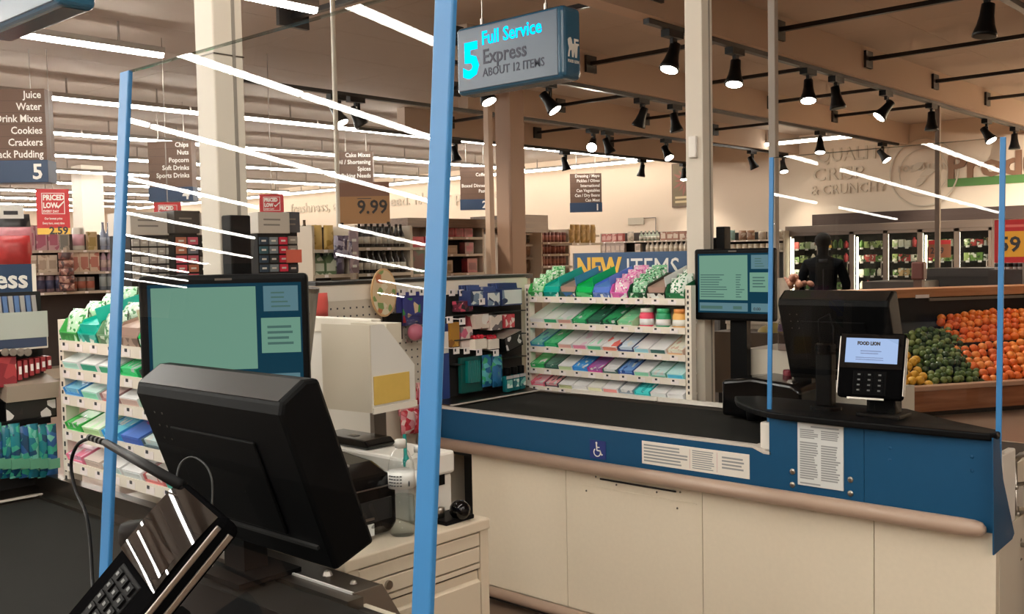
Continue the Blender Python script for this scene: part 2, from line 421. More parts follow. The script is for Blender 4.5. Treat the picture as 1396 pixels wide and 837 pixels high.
SPOTS = [(917, 75, T1, 16, -14, 1, 'lit track spotlight just left of the white power pole, nearest on its track'),
 (1002, 98, T1, 16, -4, 1, 'lit track spotlight just right of the white power pole'),
 (1102, 125, T1, 20, 0, 1, 'lit cylindrical track spotlight right of the grey pole on the nearest full track'),
 (1140, 122, T1, 2, 8, 0, 'dark spotlight beside the lit one right of the grey pole'),
 (1208, 148, T1, 14, -40, 1, 'lit spotlight tilted left, above the round wall seal'),
 (1270, 160, T1, 2, 0, 0, 'dark spotlight above the thin pole and wall seal'),
 (1345, 185, T1, 18, 30, 1, 'lit spotlight just left of the right-hand blue strip top'),
 (1383, 190, T1, 2, 0, 0, 'dark spotlight right of the right-hand blue strip top'),
 (1345, 22, T0, 4, -6, 0, 'large dark spotlight in the upper right corner'),
 (747, 140, T2, 14, 34, 1, 'lit spotlight hanging under the right end of the lit lane sign'),
 (660, 133, T2, 18, 22, 1, 'lit spotlight half hidden under the left of the lane sign'),
 (875, 152, T2, -10, -20, 0, 'dark spotlight facing left, left one of the pair left of the white power pole'),
 (920, 158, T2, 0, 10, 0, 'dark spotlight, right one of the pair left of the white power pole'),
 (1118, 195, T2, 16, 0, 1, 'lit spotlight hanging below the second beam, over the faint wall words'),
 (1203, 207, T2, 16, 34, 1, 'lit spotlight left of the round wall seal under the second beam end'),
 (808, 195, T3, 58, 0, 1, 'lit round spotlight facing the viewer left of the aisle 1 sign line'),
 (828, 190, T3, -6, 20, 0, 'dark spotlight beside the lit round one on the third track'),
 (908, 203, T3, 26, 24, 1, 'lit spotlight on the third track left of the white power pole'),
 (1025, 213, T3, -6, 24, 0, 'dark spotlight right of the white power pole near the cream wall'),
 (1108, 228, T3, 18, 8, 1, 'small lit spotlight near the cream wall right of the grey pole'),
 (460, 185, T3, 16, 24, 1, 'lit spotlight left of the blue strip, in front of the tube lights'),
 (485, 150, T3, -10, 30, 0, 'dark spotlight left of the blue strip, nearest on the third track'),
 (620, 206, T4, 0, 12, 0, 'dark spotlight just right of the tall centre blue strip'),
 (770, 218, T4, -6, 14, 0, 'dark spotlight in front of the far tube lights, above the aisle 1 sign'),
 (875, 228, T4, 0, -10, 0, 'dark spotlight at the far end of the wall tube light row'),
 (980, 237, T4, 14, 0, 1, 'small lit spotlight immediately right of the white power pole')]
for a_ in SPOTS: spot(*a_)
for k, (x_, y_) in enumerate(((-2.75, 11.5), (-2.75, 14), (-2.75, 16.5), (-2.75, 19), (0.2, 9), (0.2, 12), (0.2, 15), (0.2, 18), (2.8, 12), (2.8, 17))):  # unseen spots added to lift the right wall and the produce ceiling
    o = obj('track_spotlight', ad, loc=(x_, y_, 3.79 if x_ < 0 else 4.2)); tag(o, '%s added spotlight out of view at right, brightening the produce floor and wall' % ORD[k], 'spotlight')
    h = obj('lamp_head', head, o, loc=(0, 0, -.24), rot=(R(62 if y_ > 13 else 8), 0, R(0))); obj('lens', lens, h)
    l = bpy.data.lights.new('spot_beam', 'SPOT'); wl = y_ > 13; l.energy = SPOT_W*(13.0 if wl else .4); l.spot_size = R(95 if wl else 110); l.spot_blend = .8; l.shadow_soft_size = .08; l.color = (1, .9, .76)
    lo = bpy.data.objects.new('spot_beam', l); COL.objects.link(lo); lo.parent = h; lo.location = (0, 0, -.19)

# ---- columns and poles
def pole(name, x, y, wx, wy, m, lab, cat='pole', z0=0, z1=CEIL, seams=True):
    t = thing(name, lab, cat, (x, y, 0))
    MB().box(-wx/2, wx/2, -wy/2, wy/2, z0, z1).build('post', m, t, bevel=.004)
    if seams:
        MB().box(wx/2-.001, wx/2+.003, wy*.12, wy*.22, z0, z1-.05).build('seam_channel', mat('seam_grey', (140, 132, 122), .6), t)
    return t
M_pole = mat('pole_white', (214, 204, 188), .45)
pn = pole('power_pole', -2.475, 4.07, .092, .092, M_pole, 'square white power pole rising behind the next lane belt')
MB().box(-.02, .02, -.066, -.046, 2.02, 2.12).build('switch_box', M_white, pn, bevel=.004)
po = pole('power_pole', -2.335, 1.46, .088, .088, M_pole, 'broad white power pole behind the big green screen of the near lane', z0=.881)
MB().box(-.0455, .0455, -.0455, .0455, 2.115, 2.118).build('joint_line', M_dsteel, po)
for t_, lab_, x_, y_ in ((pn, 'next', -2.382, 4.12), (po, 'near', -2.262, 1.447)):
    s_ = thing('speaker_box', 'small black box mounted right of the %s lane white power pole' % t_['label'].split()[0], 'speaker', (x_, y_, 1.5))
    MB().box(-.022, .022, -.03, .03, 0, .2).build('case', M_black, s_, bevel=.004)
    MB().box(-.05, -.022, -.01, .0, .05, .15).build('bracket', M_lblack, s_)
pole('grey_pole', -3.48, 6.75, .055, .055, mat('pole_grey', (170, 160, 148), .5), 'slim pale grey pole right of the white power pole', seams=False)
pole('thin_pole', -5.53, 16.15, .07, .07, mat('pole_brown', (120, 100, 84), .5), 'thin brown pole standing in front of the round wall seal', z1=3.79, seams=False)
M_colb = mat('column_shaded_brown', (150, 120, 98), .6)  # brown holds the shade the column stands in
structure(MB().box(-9.45, -9.17, 10.2, 10.48, 0, CEIL).build('column', M_colb))
pole('slim_pole', -9.35, 9.95, .09, .09, mat('pole_tan', (182, 156, 134), .5), 'slim tan pole in front of the broad shaded column', seams=False)
structure(MB().box(-27.2, -26.6, 12.3, 12.9, 0, CEIL).build('column', M_pole))

# ---- dark blocks added behind the viewer to mask mirrored lights and darken reflections
M_dk = mat('dark_mask', (16, 14, 13), .8)
t = thing('added_mask_tower', 'tall dark block added behind the viewer to mask lights mirrored in the shield', 'display', (-6.5, -3.1, 0))
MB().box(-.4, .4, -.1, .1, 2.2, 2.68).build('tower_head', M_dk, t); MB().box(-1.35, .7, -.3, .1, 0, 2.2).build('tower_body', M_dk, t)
t = thing('added_mask_bank', 'long dark block added behind the viewer to darken reflections in the shields', 'shelf', (-14, -5.5, 0))
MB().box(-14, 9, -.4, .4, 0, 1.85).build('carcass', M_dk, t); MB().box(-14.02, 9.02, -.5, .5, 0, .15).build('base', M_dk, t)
# ================================================================ SIGNS
# lit lane sign: navy case with a translucent grey face
M_face = mat('sign_face_grey', (84, 100, 116), .3, emit=.10, emcol=(110, 128, 150))
M_case = mat('sign_case_blue', (44, 92, 120), .22)
M_lit = emat('lit_cyan_letters', (0, 190, 255), 2.2)
M_dim = mat('dim_navy_letters', (52, 58, 78), .5)
def lane_sign(loc, label, full=True):
    t = thing('lane_sign', label, 'sign', loc)
    w_, h_, d_ = .88, .42, .17
    MB().box(-w_/2, w_/2, -d_/2, d_/2, 0, h_).build('case', M_case, t, bevel=.035, seg=4)
    MB().box(-w_/2+.03, w_/2-.045, -d_/2-.004, -d_/2+.01, .022, h_-.022).build('face', M_face, t, bevel=.003)
    y_ = -d_/2-.0055
    for x_ in (-.28, .24):
        MB().tube([(x_, 0, h_-.005), (x_, 0, h_+.05)], .012).tube([(x_, 0, h_+.04), (x_, 0, CEIL-loc[2]-.02)], .004).build('hanger', M_steel, t)
    if full:
        text('numeral', '5', .29, facing((-.37, y_, .105)), M_lit, t, 'LEFT', .012)
        text('lettering', 'Full Service', .115, facing((-.205, y_, .283)), M_lit, t, 'LEFT', .002, xs=.92)
        text('lettering', 'Express', .125, facing((-.2, y_, .165)), M_dim, t, 'LEFT', .002, xs=.92)
        text('lettering', 'ABOUT 12 ITEMS', .072, facing((-.2, y_, .088)), M_dim, t, 'LEFT', .0006, xs=.92)
        # white lion emblem on the end of the case
        lion = [(0, 0), (.012, 0), (.016, .03), (.022, .038), (.034, .04), (.038, .0), (.05, 0), (.052, .012), (.06, .045), (.066, 0), (.08, 0), (.082, .01), (.086, .05), (.09, .07),
                (.1, .072), (.1, .082), (.07, .082), (.07, .094), (.098, .096), (.098, .108), (.058, .108), (.058, .078), (.04, .076), (.034, .1), (.026, .112), (.01, .108), (.0, .096), (.004, .07), (.012, .05), (.006, .03)]
        MB().prism([(p[0]-.05, p[1]+.125) for p in lion][::-1], 'x', w_/2-.001, w_/2+.003).build('lion_emblem', M_txt, t)
        Mx = Matrix.Translation((w_/2+.002, -.052, .093)) @ Matrix.Rotation(R(90), 4, 'Z') @ Matrix.Rotation(R(90), 4, 'X')
        text('lettering', 'FOOD LION', .024, Mx, M_txt, t, 'LEFT', .0006, xs=.78)
    return t
lane_sign((-4.065, 4.59, 2.6), 'lit blue lane sign reading 5 Full Service Express, hanging from the ceiling')
lane_sign((-4.62, 1.95, 2.66), 'dark underside of a lane sign in the upper left corner', False)

# aisle markers: boxes hung at an angle, brown list panel above a navy number panel
def aisle_sign(px, pyb, dist_k, words, num, label, w_=.8, h_=1.0, rz=R(60), rows=6):
    d = _ray(px, pyb); p = CAMP+d*dist_k
    t = thing('aisle_sign', label, 'sign', p, rz)
    hb = h_*.24
    MB().box(-w_/2, w_/2, -.09, .17, hb, h_).build('list_panel', M_signbrown, t, bevel=.004)
    MB().box(-w_/2-.01, w_/2+.01, -.1, .18, 0, hb).build('number_panel', M_signblue, t, bevel=.004)
    text('numeral', num, hb*.95, facing((w_/2-.05, -.102, hb*.16)), M_txt, t, 'RIGHT', .006)
    rh = (h_-hb)/rows
    rules = MB()
    for i, s in enumerate(words):
        text('lettering', s, rh*.86, facing((w_/2-.04, -.092, h_-rh*(i+.78))), M_txt, t, 'RIGHT', .002, xs=.9)
    for i in range(1, rows): rules.box(-w_/2, w_/2, -.0925, -.09, h_-rh*i-.003, h_-rh*i+.003)
    rules.build('row_rules', mat('sign_rule', (84, 62, 50), .6), t)
    MB().tube([(-w_*.3, 0, h_), (-w_*.3, 0, CEIL-p.z-.01)], .006).tube([(w_*.3, 0, h_), (w_*.3, 0, CEIL-p.z-.01)], .006).build('hanger', M_steel, t)
    return t
aisle_sign(13, 250, 12.4, ['Juice', 'Water', 'Drink Mixes', 'Cookies', 'Crackers', 'Snack Pudding'], '5', 'aisle sign numbered 5 listing juice and water at the left edge', w_=1.0, h_=1.15, rz=R(46))
aisle_sign(236, 275, 16.7, ['Chips', 'Nuts', 'Popcorn', 'Soft Drinks', 'Sports Drinks', ''], '4', 'aisle sign numbered 4 listing nuts and popcorn left of the white pole', w_=.72, h_=1.0, rz=R(42))
aisle_sign(487, 281, 19.5, ['Cake Mixes', 'Oil / Shortening', 'Spices', 'Baking Needs', '', ''], '3', 'brown aisle sign listing cake mixes and spices above the 9.99 card', w_=.66, h_=1.05, rz=R(45))
aisle_sign(648, 286, 21.5, ['', 'Coffee', '', 'Boxed Dinners', 'Pasta', ''], '2', 'brown aisle sign listing pasta behind the slim tan pole', w_=.62, h_=.92, rz=R(42))
aisle_sign(799, 289, 23.6, ['Dressing / Mayo', 'Pickles / Olives', 'International', 'Can Vegetables', 'Can / Dry Beans', 'Can Meat'], '1', 'aisle sign numbered 1 listing dressing and pickles on the cream wall', w_=.74, h_=.9, rz=R(38))

# red shelf-price banners
M_red = mat('banner_red', (198, 44, 48), .5); M_yel = mat('price_yellow', (240, 196, 84), .5)
def red_banner(px0, px1, py0, py1, k, label, price=None, rz=R(55), title=True):
    c = CAMP+_ray((px0+px1)/2, py1)*k; w_ = (px1-px0)*k/FPX*1.0; h_ = (py1-py0)*k/FPX
    t = thing('price_banner', label, 'sign', c, rz)
    MB().box(-w_/2, w_/2, -.01, .01, 0, h_).build('card', M_red, t)
    if price:
        MB().box(-w_/2, w_/2, -.011, .009, -h_*.16, 0).build('price_strip', M_yel, t)
        text('price', price, h_*.26, facing((w_*.44, -.013, -h_*.15)), M_ink, t, 'RIGHT', .004)
    fr = MB()
    x0, x1, z0, z1 = -w_*.34, w_*.36, h_*.36, h_*.9; q = w_*.02
    fr.box(x0, x1, -.0125, -.01, z1-q, z1).box(x0, x1, -.0125, -.01, z0, z0+q).box(x0, x0+q, -.0125, -.01, z0, z1).box(x1-q, x1, -.0125, -.01, z0, z1)
    # check mark
    fr.prism([(w_*.1, h_*.56), (w_*.16, h_*.5), (w_*.36, h_*.68), (w_*.34, h_*.7), (w_*.16, h_*.56), (w_*.12, h_*.6)][::-1], 'y', -.0135, -.0125)
    fr.build('print_frame', M_txt, t)
    text('lettering', 'PRICED', h_*.19, facing((-w_*.3, -.012, h_*.72)), M_txt, t, 'LEFT', .004, xs=.8)
    text('lettering', 'LOW', h_*.19, facing((-w_*.3, -.012, h_*.52)), M_txt, t, 'LEFT', .004, xs=.75)
    text('lettering', 'EVERY DAY', h_*.09, facing((-w_*.3, -.012, h_*.40)), M_txt, t, 'LEFT', .001, xs=.8)
    if price:
        text('lettering', 'Our lowest price', h_*.08, facing((0, -.012, h_*.22)), M_txt, t, 'CENTER', .001, xs=.75)
        text('lettering', 'Every item, every time', h_*.08, facing((0, -.012, h_*.1)), M_txt, t, 'CENTER', .001, xs=.7)
    MB().box(-.004, .004, -.002, .006, h_-.01, CEIL-c.z-.005).build('hanger', M_dsteel, t)
    return t
red_banner(53, 94, 258, 311, 12.5, 'red priced low banner with yellow price strip below the aisle 5 sign', '2.59', R(62))
red_banner(212, 247, 276, 312, 12.0, 'red priced low banner peeking out below the aisle 4 sign', None, R(55))
red_banner(355, 387, 265, 300, 13.0, 'red priced low banner right of the broad white pole', None, R(50))

# hanging brown 9.99 card
c = CAMP+_ray(498, 305)*8.2
t = thing('price_card', 'brown hanging price card reading 9.99', 'sign', c, R(40))
w_, h_ = .41, .34
MB().box(-w_/2, w_/2, -.006, .006, 0, h_).build('card', mat('kraft_card', (168, 122, 76), .6), t)
MB().box(-w_/2, w_/2, -.0065, -.005, h_*.66, h_).build('band', mat('kraft_dark', (128, 88, 66), .6), t)
text('price', '9.99', .155, facing((w_/2-.015, -.0075, .085)), mat('price_black', (42, 34, 30), .6), t, 'RIGHT', .003, xs=.95)
ln = MB(); lines(ln, -.06, .06, .2, .212, 1, -.0065); ln.build('small_print', M_ink, t)
MB().tube([(-w_/2-.02, .02, -.01), (-w_/2-.02, .02, CEIL-c.z-.01)], .02).build('hanger_pole', M_pole, t)
MB().box(-w_/2, -w_/2+.025, -.012, .012, -.012, .012).box(w_/2-.025, w_/2, -.012, .012, -.012, .012).build('clips', M_black, t)

# flower poster on the back wall
p0 = on_y(917, 283, YW-.02); p1 = on_y(945, 221, YW-.02)
t = thing('flower_poster', 'framed poster of a pink flower on the cream wall left of the power pole', 'poster', (p0.x, YW-.02, p0.z))
w_ = p1.x-p0.x+.15; h_ = p1.z-p0.z
MB().box(0, w_, -.03, .0, 0, h_).build('frame', M_signbrown, t)
MB().box(.03, w_-.03, -.034, -.028, .03, h_-.03).build('print', mat('poster_green', (112, 96, 70), .6, noise=(4, .3)), t)
pm = MB()
for k in range(14):
    a_ = 2*math.pi*k/14; r_ = .34 if k % 2 else .42
    cx_, cz_ = w_*.55, h_*.6
    pm.prism([(cx_+.05*math.cos(a_-.3), cz_+.05*math.sin(a_-.3)), (cx_+r_*.6*math.cos(a_-.16), cz_+r_*.6*math.sin(a_-.16)), (cx_+r_*math.cos(a_), cz_+r_*math.sin(a_)), (cx_+r_*.6*math.cos(a_+.16), cz_+r_*.6*math.sin(a_+.16))], 'y', -.034-.001*(k % 3)-.001, -.034)
pm.build('printed_flower', mat('flower_pink', (146, 92, 80), .7), t)
lm = MB(); lines(lm, .1, w_*.7, .08, .3, 2, -.034, .5, .3, 3); lm.build('print_lines', mat('poster_text', (200, 180, 140), .6), t)
# little sign bracket on the back wall
p = on_y(867, 302, YW-.03)
t = thing('wall_placard', 'small grey placard on a bent wire against the cream wall', 'sign', p)
MB().box(-.25, .25, -.01, .01, -.08, .1).build('plate', mat('placard_grey', (190, 178, 158), .6), t)
MB().tube([(.25, 0, .08), (.62, 0, .08), (.62, 0, -.6)], .012, 6).build('wire', M_dsteel, t)
# ================================================================ CHECKOUT LANES
LANE = Vector((.26, -2.637, 0))       # from the next lane to the viewer's own lane
BASE = Vector((-2.2, 3.24, 0))
M_kick = mat('kick_dark', (48, 40, 34), .6); M_hole = mat('dark_recess', (22, 20, 19), .7)
M_label = mat('notice_paper', (214, 216, 214), .5); M_wcblue = mat('access_blue', (34, 52, 120), .4)
M_grey2 = mat('print_grey', (150, 152, 152), .7)
def W(off=BASE): return MB(Matrix.Translation(-off))
def curve_pts(pts, n=8):
    out = []
    for i in range(len(pts)-1):
        p0 = pts[max(0, i-1)]; p1 = pts[i]; p2 = pts[i+1]; p3 = pts[min(len(pts)-1, i+2)]
        for k in range(n):
            t = k/n
            out.append(tuple(.5*((2*b)+(-a+c)*t+(2*a-5*b+4*c-d)*t*t+(-a+3*b-3*c+d)*t**3) for a, b, c, d in zip(p0, p1, p2, p3)))
    out.append(tuple(pts[-1])); return out
def make_counter(label, full=True):
    t = thing('checkout_counter', label, 'counter', BASE)
    # carcass
    W().box(-3.19, -.96, 3.27, 3.95, .05, .86).build('carcass', M_beige, t)
    W().box(-3.5, -3.19, 3.5, 3.95, .05, .86).box(-3.5, -3.19, 3.27, 3.5, .05, .34, 0).box(-3.5, -3.19, 3.27, 3.5, .655, .69).build('end_recess', M_hole, t)
    W().box(-3.5, -.98, 3.29, 3.93, 0, .05).build('kick_plate', M_kick, t)
    xs = [-3.19]+[on_y(px, py, 3.24).x for px, py in ((773, 720), (958, 720), (1192, 760))]+[-.945]
    xs[-1] = -.93
    for i in range(4):
        W().box(xs[i]+.0015, xs[i+1]-.0015, 3.238, 3.27, .09, .7).build('front_panel', M_beige, t)
    # recessed pull slot in the second panel
    a = on_y(818, 650, 3.236); b = on_y(922, 668, 3.236)
    W().box(a.x, b.x, 3.232, 3.2375, b.z-.010, a.z-.004).build('pull_slot', M_hole, t, bevel=.003)
    W().box(a.x-.1, b.x+.09, 3.2355, 3.2375, b.z-.045, b.z-.041).build('panel_lip', M_beige, t)
    for px, py in ((812, 650), (840, 661), (895, 671), (927, 671), (799, 669), (923, 693)):
        q = on_y(px, py, 3.236); W().ball((q.x, 3.2375, q.z), .0045, 6, 4).build('screw', M_dsteel, t)
    W().tube([(-3.5, 3.222, .068), (-.95, 3.222, .068)], .024, 12).build('base_trim', M_bump, t, True)
    W().box(-.96, -.93, 3.27, 3.95, 0, .70).build('end_panel', M_cream, t)
    # blue fascia
    W().prism([(-3.5, .735), (-1.69, .735), (-1.69, .858), (-1.712, .858), (-1.752, .874), (-3.5, .874)], 'y', 3.234, 3.27).build('blue_band', M_blue, t)
    W().prism([(-1.69, .69), (-1.345, .69), (-1.345, .99), (-1.69, .99)], 'y', 3.232, 3.27).build('blue_panel', M_blue, t)
    W().prism([(-1.343, .70), (-.929, .70), (-.929, .99), (-1.343, .99)], 'y', 3.232, 3.262).build('blue_panel', M_blue, t)
    # blue wrap on the end face, tapering down
    W().prism([(q.y, q.z) for q in [on_x(px, py, -.925) for px, py in ((1355, 757), (1354, 597), (1362, 600), (1368, 655), (1383, 727), (1380, 735))]][::-1], 'x', -.929, -.925).build('blue_end_wrap', M_blue, t)
    for px, py in ((1080, 643), (1080, 661), (1159, 654), (1159, 673)):
        q = on_y(px, py, 3.23); W().ball((q.x, 3.232, q.z), .011, 10, 6, sc=(1, .45, 1)).build('bolt', M_steel, t, True)
    for px, py in ((1213, 611), (1213, 627), (1325, 623), (1325, 642)):
        q = on_y(px, py, 3.23); W().ball((q.x, 3.232, q.z), .006, 8, 4, sc=(1, .3, 1)).build('rivet', M_blue, t, True)
    # steel rim and belt
    W().box(-3.5, -1.755, 3.232, 3.262, .872, .882).prism([(-1.757, .872), (-1.712, .855), (-1.685, .855), (-1.685, .865), (-1.710, .865), (-1.755, .882)], 'y', 3.232, 3.3).build('front_rim', M_rim, t)
    W().box(-3.33, -1.74, 3.262, 3.885, .86, .8765).build('belt', M_belt, t)
    W().box(-3.5, -1.0, 3.262, 3.93, .80, .862).build('belt_bed', M_dark, t)
    W().box(-3.5, -1.85, 3.885, 3.925, .862, .886).build('back_rim', M_dsteel, t)
    W().prism([(-3.5, .862), (-3.5, .9), (-3.35, .885), (-3.335, .862)], 'y', 3.262, 3.925).build('end_plate', M_dsteel, t)
    W().box(-3.347, -3.333, 3.262, 3.9, .884, .889).build('end_plate_edge', M_rim, t)
    W().box(-3.5, -2.35, 3.925, 3.96, .70, .935 if not full else .9).build('back_ledge', M_dsteel, t)
    # cream bumper tube
    W().tube([(-3.5, 3.205, .714), (-1.02, 3.205, .714), (-.985, 3.206, .714), (-.962, 3.208, .714), (-.952, 3.212, .714)], [.028, .028, .0265, .021, .007], 18).build('bumper', M_bump, t, True)
    # black writing platform with a curved front
    front = curve_pts([(-1.98, 3.50), (-1.88, 3.36), (-1.70, 3.225), (-1.45, 3.195), (-1.2, 3.2), (-.98, 3.21)], 6)
    poly = [(x, y) for x, y in front]+[(-.945, 3.215), (-.93, 3.235), (-.93, 3.29), (-1.12, 3.40), (-1.32, 3.56), (-1.9, 3.56)]
    W().prism(poly, 'z', .988, 1.012).build('platform', M_black, t, bevel=.006)
    W().box(-1.68, -1.36, 3.27, 3.56, .86, .988).box(-1.36, -.96, 3.262, 3.285, .86, .988).build('platform_riser', M_black, t)
    # white clamp for the shield
    W().box(-1.738, -1.682, 3.252, 3.292, .866, .966).build('shield_clamp', M_white, t, bevel=.006)
    if full:
        # wheelchair sticker
        a = on_y(804, 599, 3.232); b = on_y(826, 627, 3.232)
        st = W().box(a.x, b.x, 3.2318, 3.2338, b.z, a.z).build('access_sticker', M_wcblue, t)
        cx_, cz_ = (a.x+b.x)/2-.002, (a.z+b.z)/2; s_ = (a.z-b.z)/2; y_ = 3.2316
        wm = W(); ring(wm, Vector((cx_-.03*s_, y_, cz_-.3*s_)), .38*s_, .5*s_, 16, R(130), R(395), 0, -.0004)
        wm.ball((cx_-.12*s_, y_, cz_+.72*s_), .13*s_, 8, 5, sc=(1, .02, 1))
        def bar(p, q, r):
            dx, dz = q[0]-p[0], q[1]-p[1]; L = math.hypot(dx, dz); nx_, nz_ = -dz/L*r, dx/L*r
            wm.prism([(cx_+(p[0]+nx_)*s_, cz_+(p[1]+nz_)*s_), (cx_+(p[0]-nx_)*s_, cz_+(p[1]-nz_)*s_), (cx_+(q[0]-nx_)*s_, cz_+(q[1]-nz_)*s_), (cx_+(q[0]+nx_)*s_, cz_+(q[1]+nz_)*s_)], 'y', y_, y_-.0004)
        bar((-.12, .6), (-.05, -.12), .08); bar((-.08, .25), (.3, .25), .06); bar((-.05, -.1), (.38, -.1), .07); bar((.36, -.08), (.56, -.55), .07); bar((.54, -.55), (.72, -.48), .06)
        wm.build('wheelchair_symbol', M_txt, st)
        # three-section notice
        a = on_y(875, 600, 3.232); b = on_y(1022, 655, 3.232)
        nb = W().box(a.x, b.x, 3.2312, 3.2336, b.z+.004, a.z-.0015).build('notice_strip', M_white, t, bevel=.001)
        ln = W(); w3 = b.x-a.x; z0, z1 = b.z+.012, a.z-.01; y_ = 3.231
        lines(ln, a.x+.01, a.x+w3*.45, z0, z1, 6, y_, .5, .2, 2); lines(ln, a.x+w3*.49, a.x+w3*.69, z0, z1, 9, y_, .45, .15, 3)
        lines(ln, a.x+w3*.76, a.x+w3*.96, z0+.015, z1-.008, 4, y_, .5, .35, 4)
        ln.build('print_lines', M_grey2, nb)
        dv = W(); dv.box(a.x+w3*.465, a.x+w3*.468, y_-.0004, y_, z0, z1).box(a.x+w3*.715, a.x+w3*.718, y_-.0004, y_, z0, z1); dv.build('divider_lines', mat('print_red', (200, 150, 150), .7), nb)
        # framed notice on the raised panel
        a = on_y(1087, 573, 3.228); b = on_y(1150, 673, 3.228)
        fb = W().box(a.x, b.x, 3.227, 3.2325, b.z+.008, a.z-.0).build('framed_notice', M_label, t, bevel=.002)
        ln = W(); y_ = 3.2268; z0, z1 = b.z+.02, a.z-.01; w4 = b.x-a.x; m_ = a.x+w4*.5
        for (xa, xb, za, zb, n_, s_) in ((a.x+w4*.3, b.x-.012, z1-.012, z1-.002, 1, 1), (a.x+.01, m_-.006, z1-.05, z1-.016, 5, 2), (m_+.004, b.x-.01, z1-.05, z1-.016, 5, 3),
                (a.x+.01, m_-.006, z0+.012, z1-.06, 16, 4), (m_+.004, b.x-.01, z0+.012, z1-.066, 15, 5), (a.x+.01, m_+.02, z0-.006, z0+.002, 1, 6)):
            lines(ln, xa, xb, za, zb, n_, y_, .6, .25, s_)
        ln.build('print_lines', M_grey2, fb)
        # white end and metal gate frame beyond the counter end
        a = on_x(1370, 620, -.93); b = on_x(1384, 720, -.93); W().box(-.96, -.935, a.y, b.y+.02, b.z-.1, a.z).build('end_cover', M_white, t, bevel=.005)
    return t
nc = make_counter('next checkout counter with beige panels, blue band and tan bumper tube')
oc = make_counter('near checkout counter whose dark belt fills the lower left corner', False)
oc.location = BASE+LANE

# white low rails along the back of the next belt
for i, (xa, xb) in enumerate(((-3.13, -2.62), (-2.61, -2.08))):
    o = MB().box(xa, xb, 3.905, 3.925, .889, .907).box(xa, xb, 3.895, 3.906, .889, .892).build('ticket_strip', M_white, bevel=.001)
    tag(o, ('left' if i == 0 else 'right')+' white ticket strip lying along the back of the next belt', 'price strip')

# acrylic shields
def shield(x0, x1, yb, zb, L, tilt, label, strip=.014, lab2=None, zr=None):
    t = thing('clear_shield', label, 'shield', (x0, yb, zb)); t.rotation_euler = (-tilt, 0, 0)
    w_ = x1-x0
    MB().add([(0, 0, 0), (w_, 0, 0), (w_, 0, L), (0, 0, L)], [(0, 1, 2, 3)]).build('pane', M_plexi, t)
    MB().box(-strip, strip, -.004, .004, 0, L).build('edge_strip', M_tape, t, bevel=.002)
    MB().box(w_-strip, w_+strip, -.004, .004, -(zr or 0), L).build('edge_strip', M_tape, t, bevel=.002)
    e = MB().box(0, w_, -.002, .002, L-.003, L).build('top_edge', glassmat('acrylic_edge', (214, 220, 218), 1.6), t)
    return t
shield(-1.71, -.936, 3.272, .966, .952, R(1.8), 'clear shield with thin blue edge strips over the next counter', .0085, zr=.0)
shield(-1.505, -.785, .697, .96, .925, R(4.8), 'large clear shield with broad blue edge strips in the foreground', .0145)
o = MB().box(-.939, -.926, 3.262, 3.272, .90, .975).build('strip_tail', M_tape); tag(o, 'short end of blue strip below the black platform corner', 'strip')

# ---------------------------------------------------------------- candy and gum racks
def gum_item(mb_colors, n_pack, w_, d_, h_): pass
def bright(h, k=1.3):
    r, g, b = (int(h[i:i+2], 16) for i in (0, 2, 4))
    return '%02x%02x%02x' % tuple(min(250, int(v*k+4)) for v in (r, g, b))
def colr(h): return mat('ink_'+h, bright(h), .35)
PACKS = {}
def tray(kind, c1, c2, c3, w_=.088, d_=.2, h_=.04):
    """sloping open carton: sides c1, packs inside c2, front lip c3. returns list of (name, mesh)"""
    key = (kind, c1, c2, c3, w_, d_, h_)
    if key in PACKS: return PACKS[key]
    out = []
    if kind == 'tray':
        m = MB().box(-w_/2, w_/2, 0, d_, 0, .004).box(-w_/2, -w_/2+.003, 0, d_, .004, h_).box(w_/2-.003, w_/2, 0, d_, .004, h_).box(-w_/2+.003, w_/2-.003, 0, .003, .004, h_*.62).box(-w_/2+.003, w_/2-.003, d_-.003, d_, .004, h_)
        out.append(('carton', m.mesh('carton', colr(c1))))
        p = MB(); n = 5; dd = (d_-.012)/n
        for k in range(n): p.box(-w_/2+.005, w_/2-.005, .005+k*dd, .005+k*dd+dd*.93, .005, h_*.97)
        out.append(('packs', p.mesh('packs', printmat('pk_'+c2+c1, bright(c2), [bright(c1), bright(c2), 'eef0ec', bright(c2)], 60, .28, .62, (1, .5, 1)))))
        f = MB().box(-w_/2+.008, w_/2-.008, -.0012, 0, .006, h_*.5); out.append(('front_print', f.mesh('front_print', colr(c3))))
    elif kind == 'lid':   # carton with a closed pale top
        m = MB().box(-w_/2, w_/2, 0, d_, 0, h_); out.append(('carton', m.mesh('carton', printmat('cl_'+c2+c3, bright(c2, 1.22), [bright(c2, 1.22), bright(c3), bright(c2)], 48, .35, .72, (1, .4, 1)))))
        f = MB().box(-w_/2+.004, w_/2-.004, -.0012, 0, .004, h_-.004); out.append(('front_print', f.mesh('front_print', colr(c1))))
    elif kind == 'bottle':
        m = MB().lathe([(.034, 0), (.036, .01), (.036, .06), (.033, .075), (.03, .08)], 14, (0, .04, 0)); out.append(('jar', m.mesh('jar', colr(c1), True)))
        m = MB().lathe([(.031, .08), (.031, .098), (.028, .1)], 14, (0, .04, 0)); out.append(('cap', m.mesh('cap', colr(c2), True)))
        m = MB().lathe([(.0366, .02), (.0366, .05)], 14, (0, .04, 0)); out.append(('label_band', m.mesh('label_band', colr(c3), True)))
    PACKS[key] = out; return out
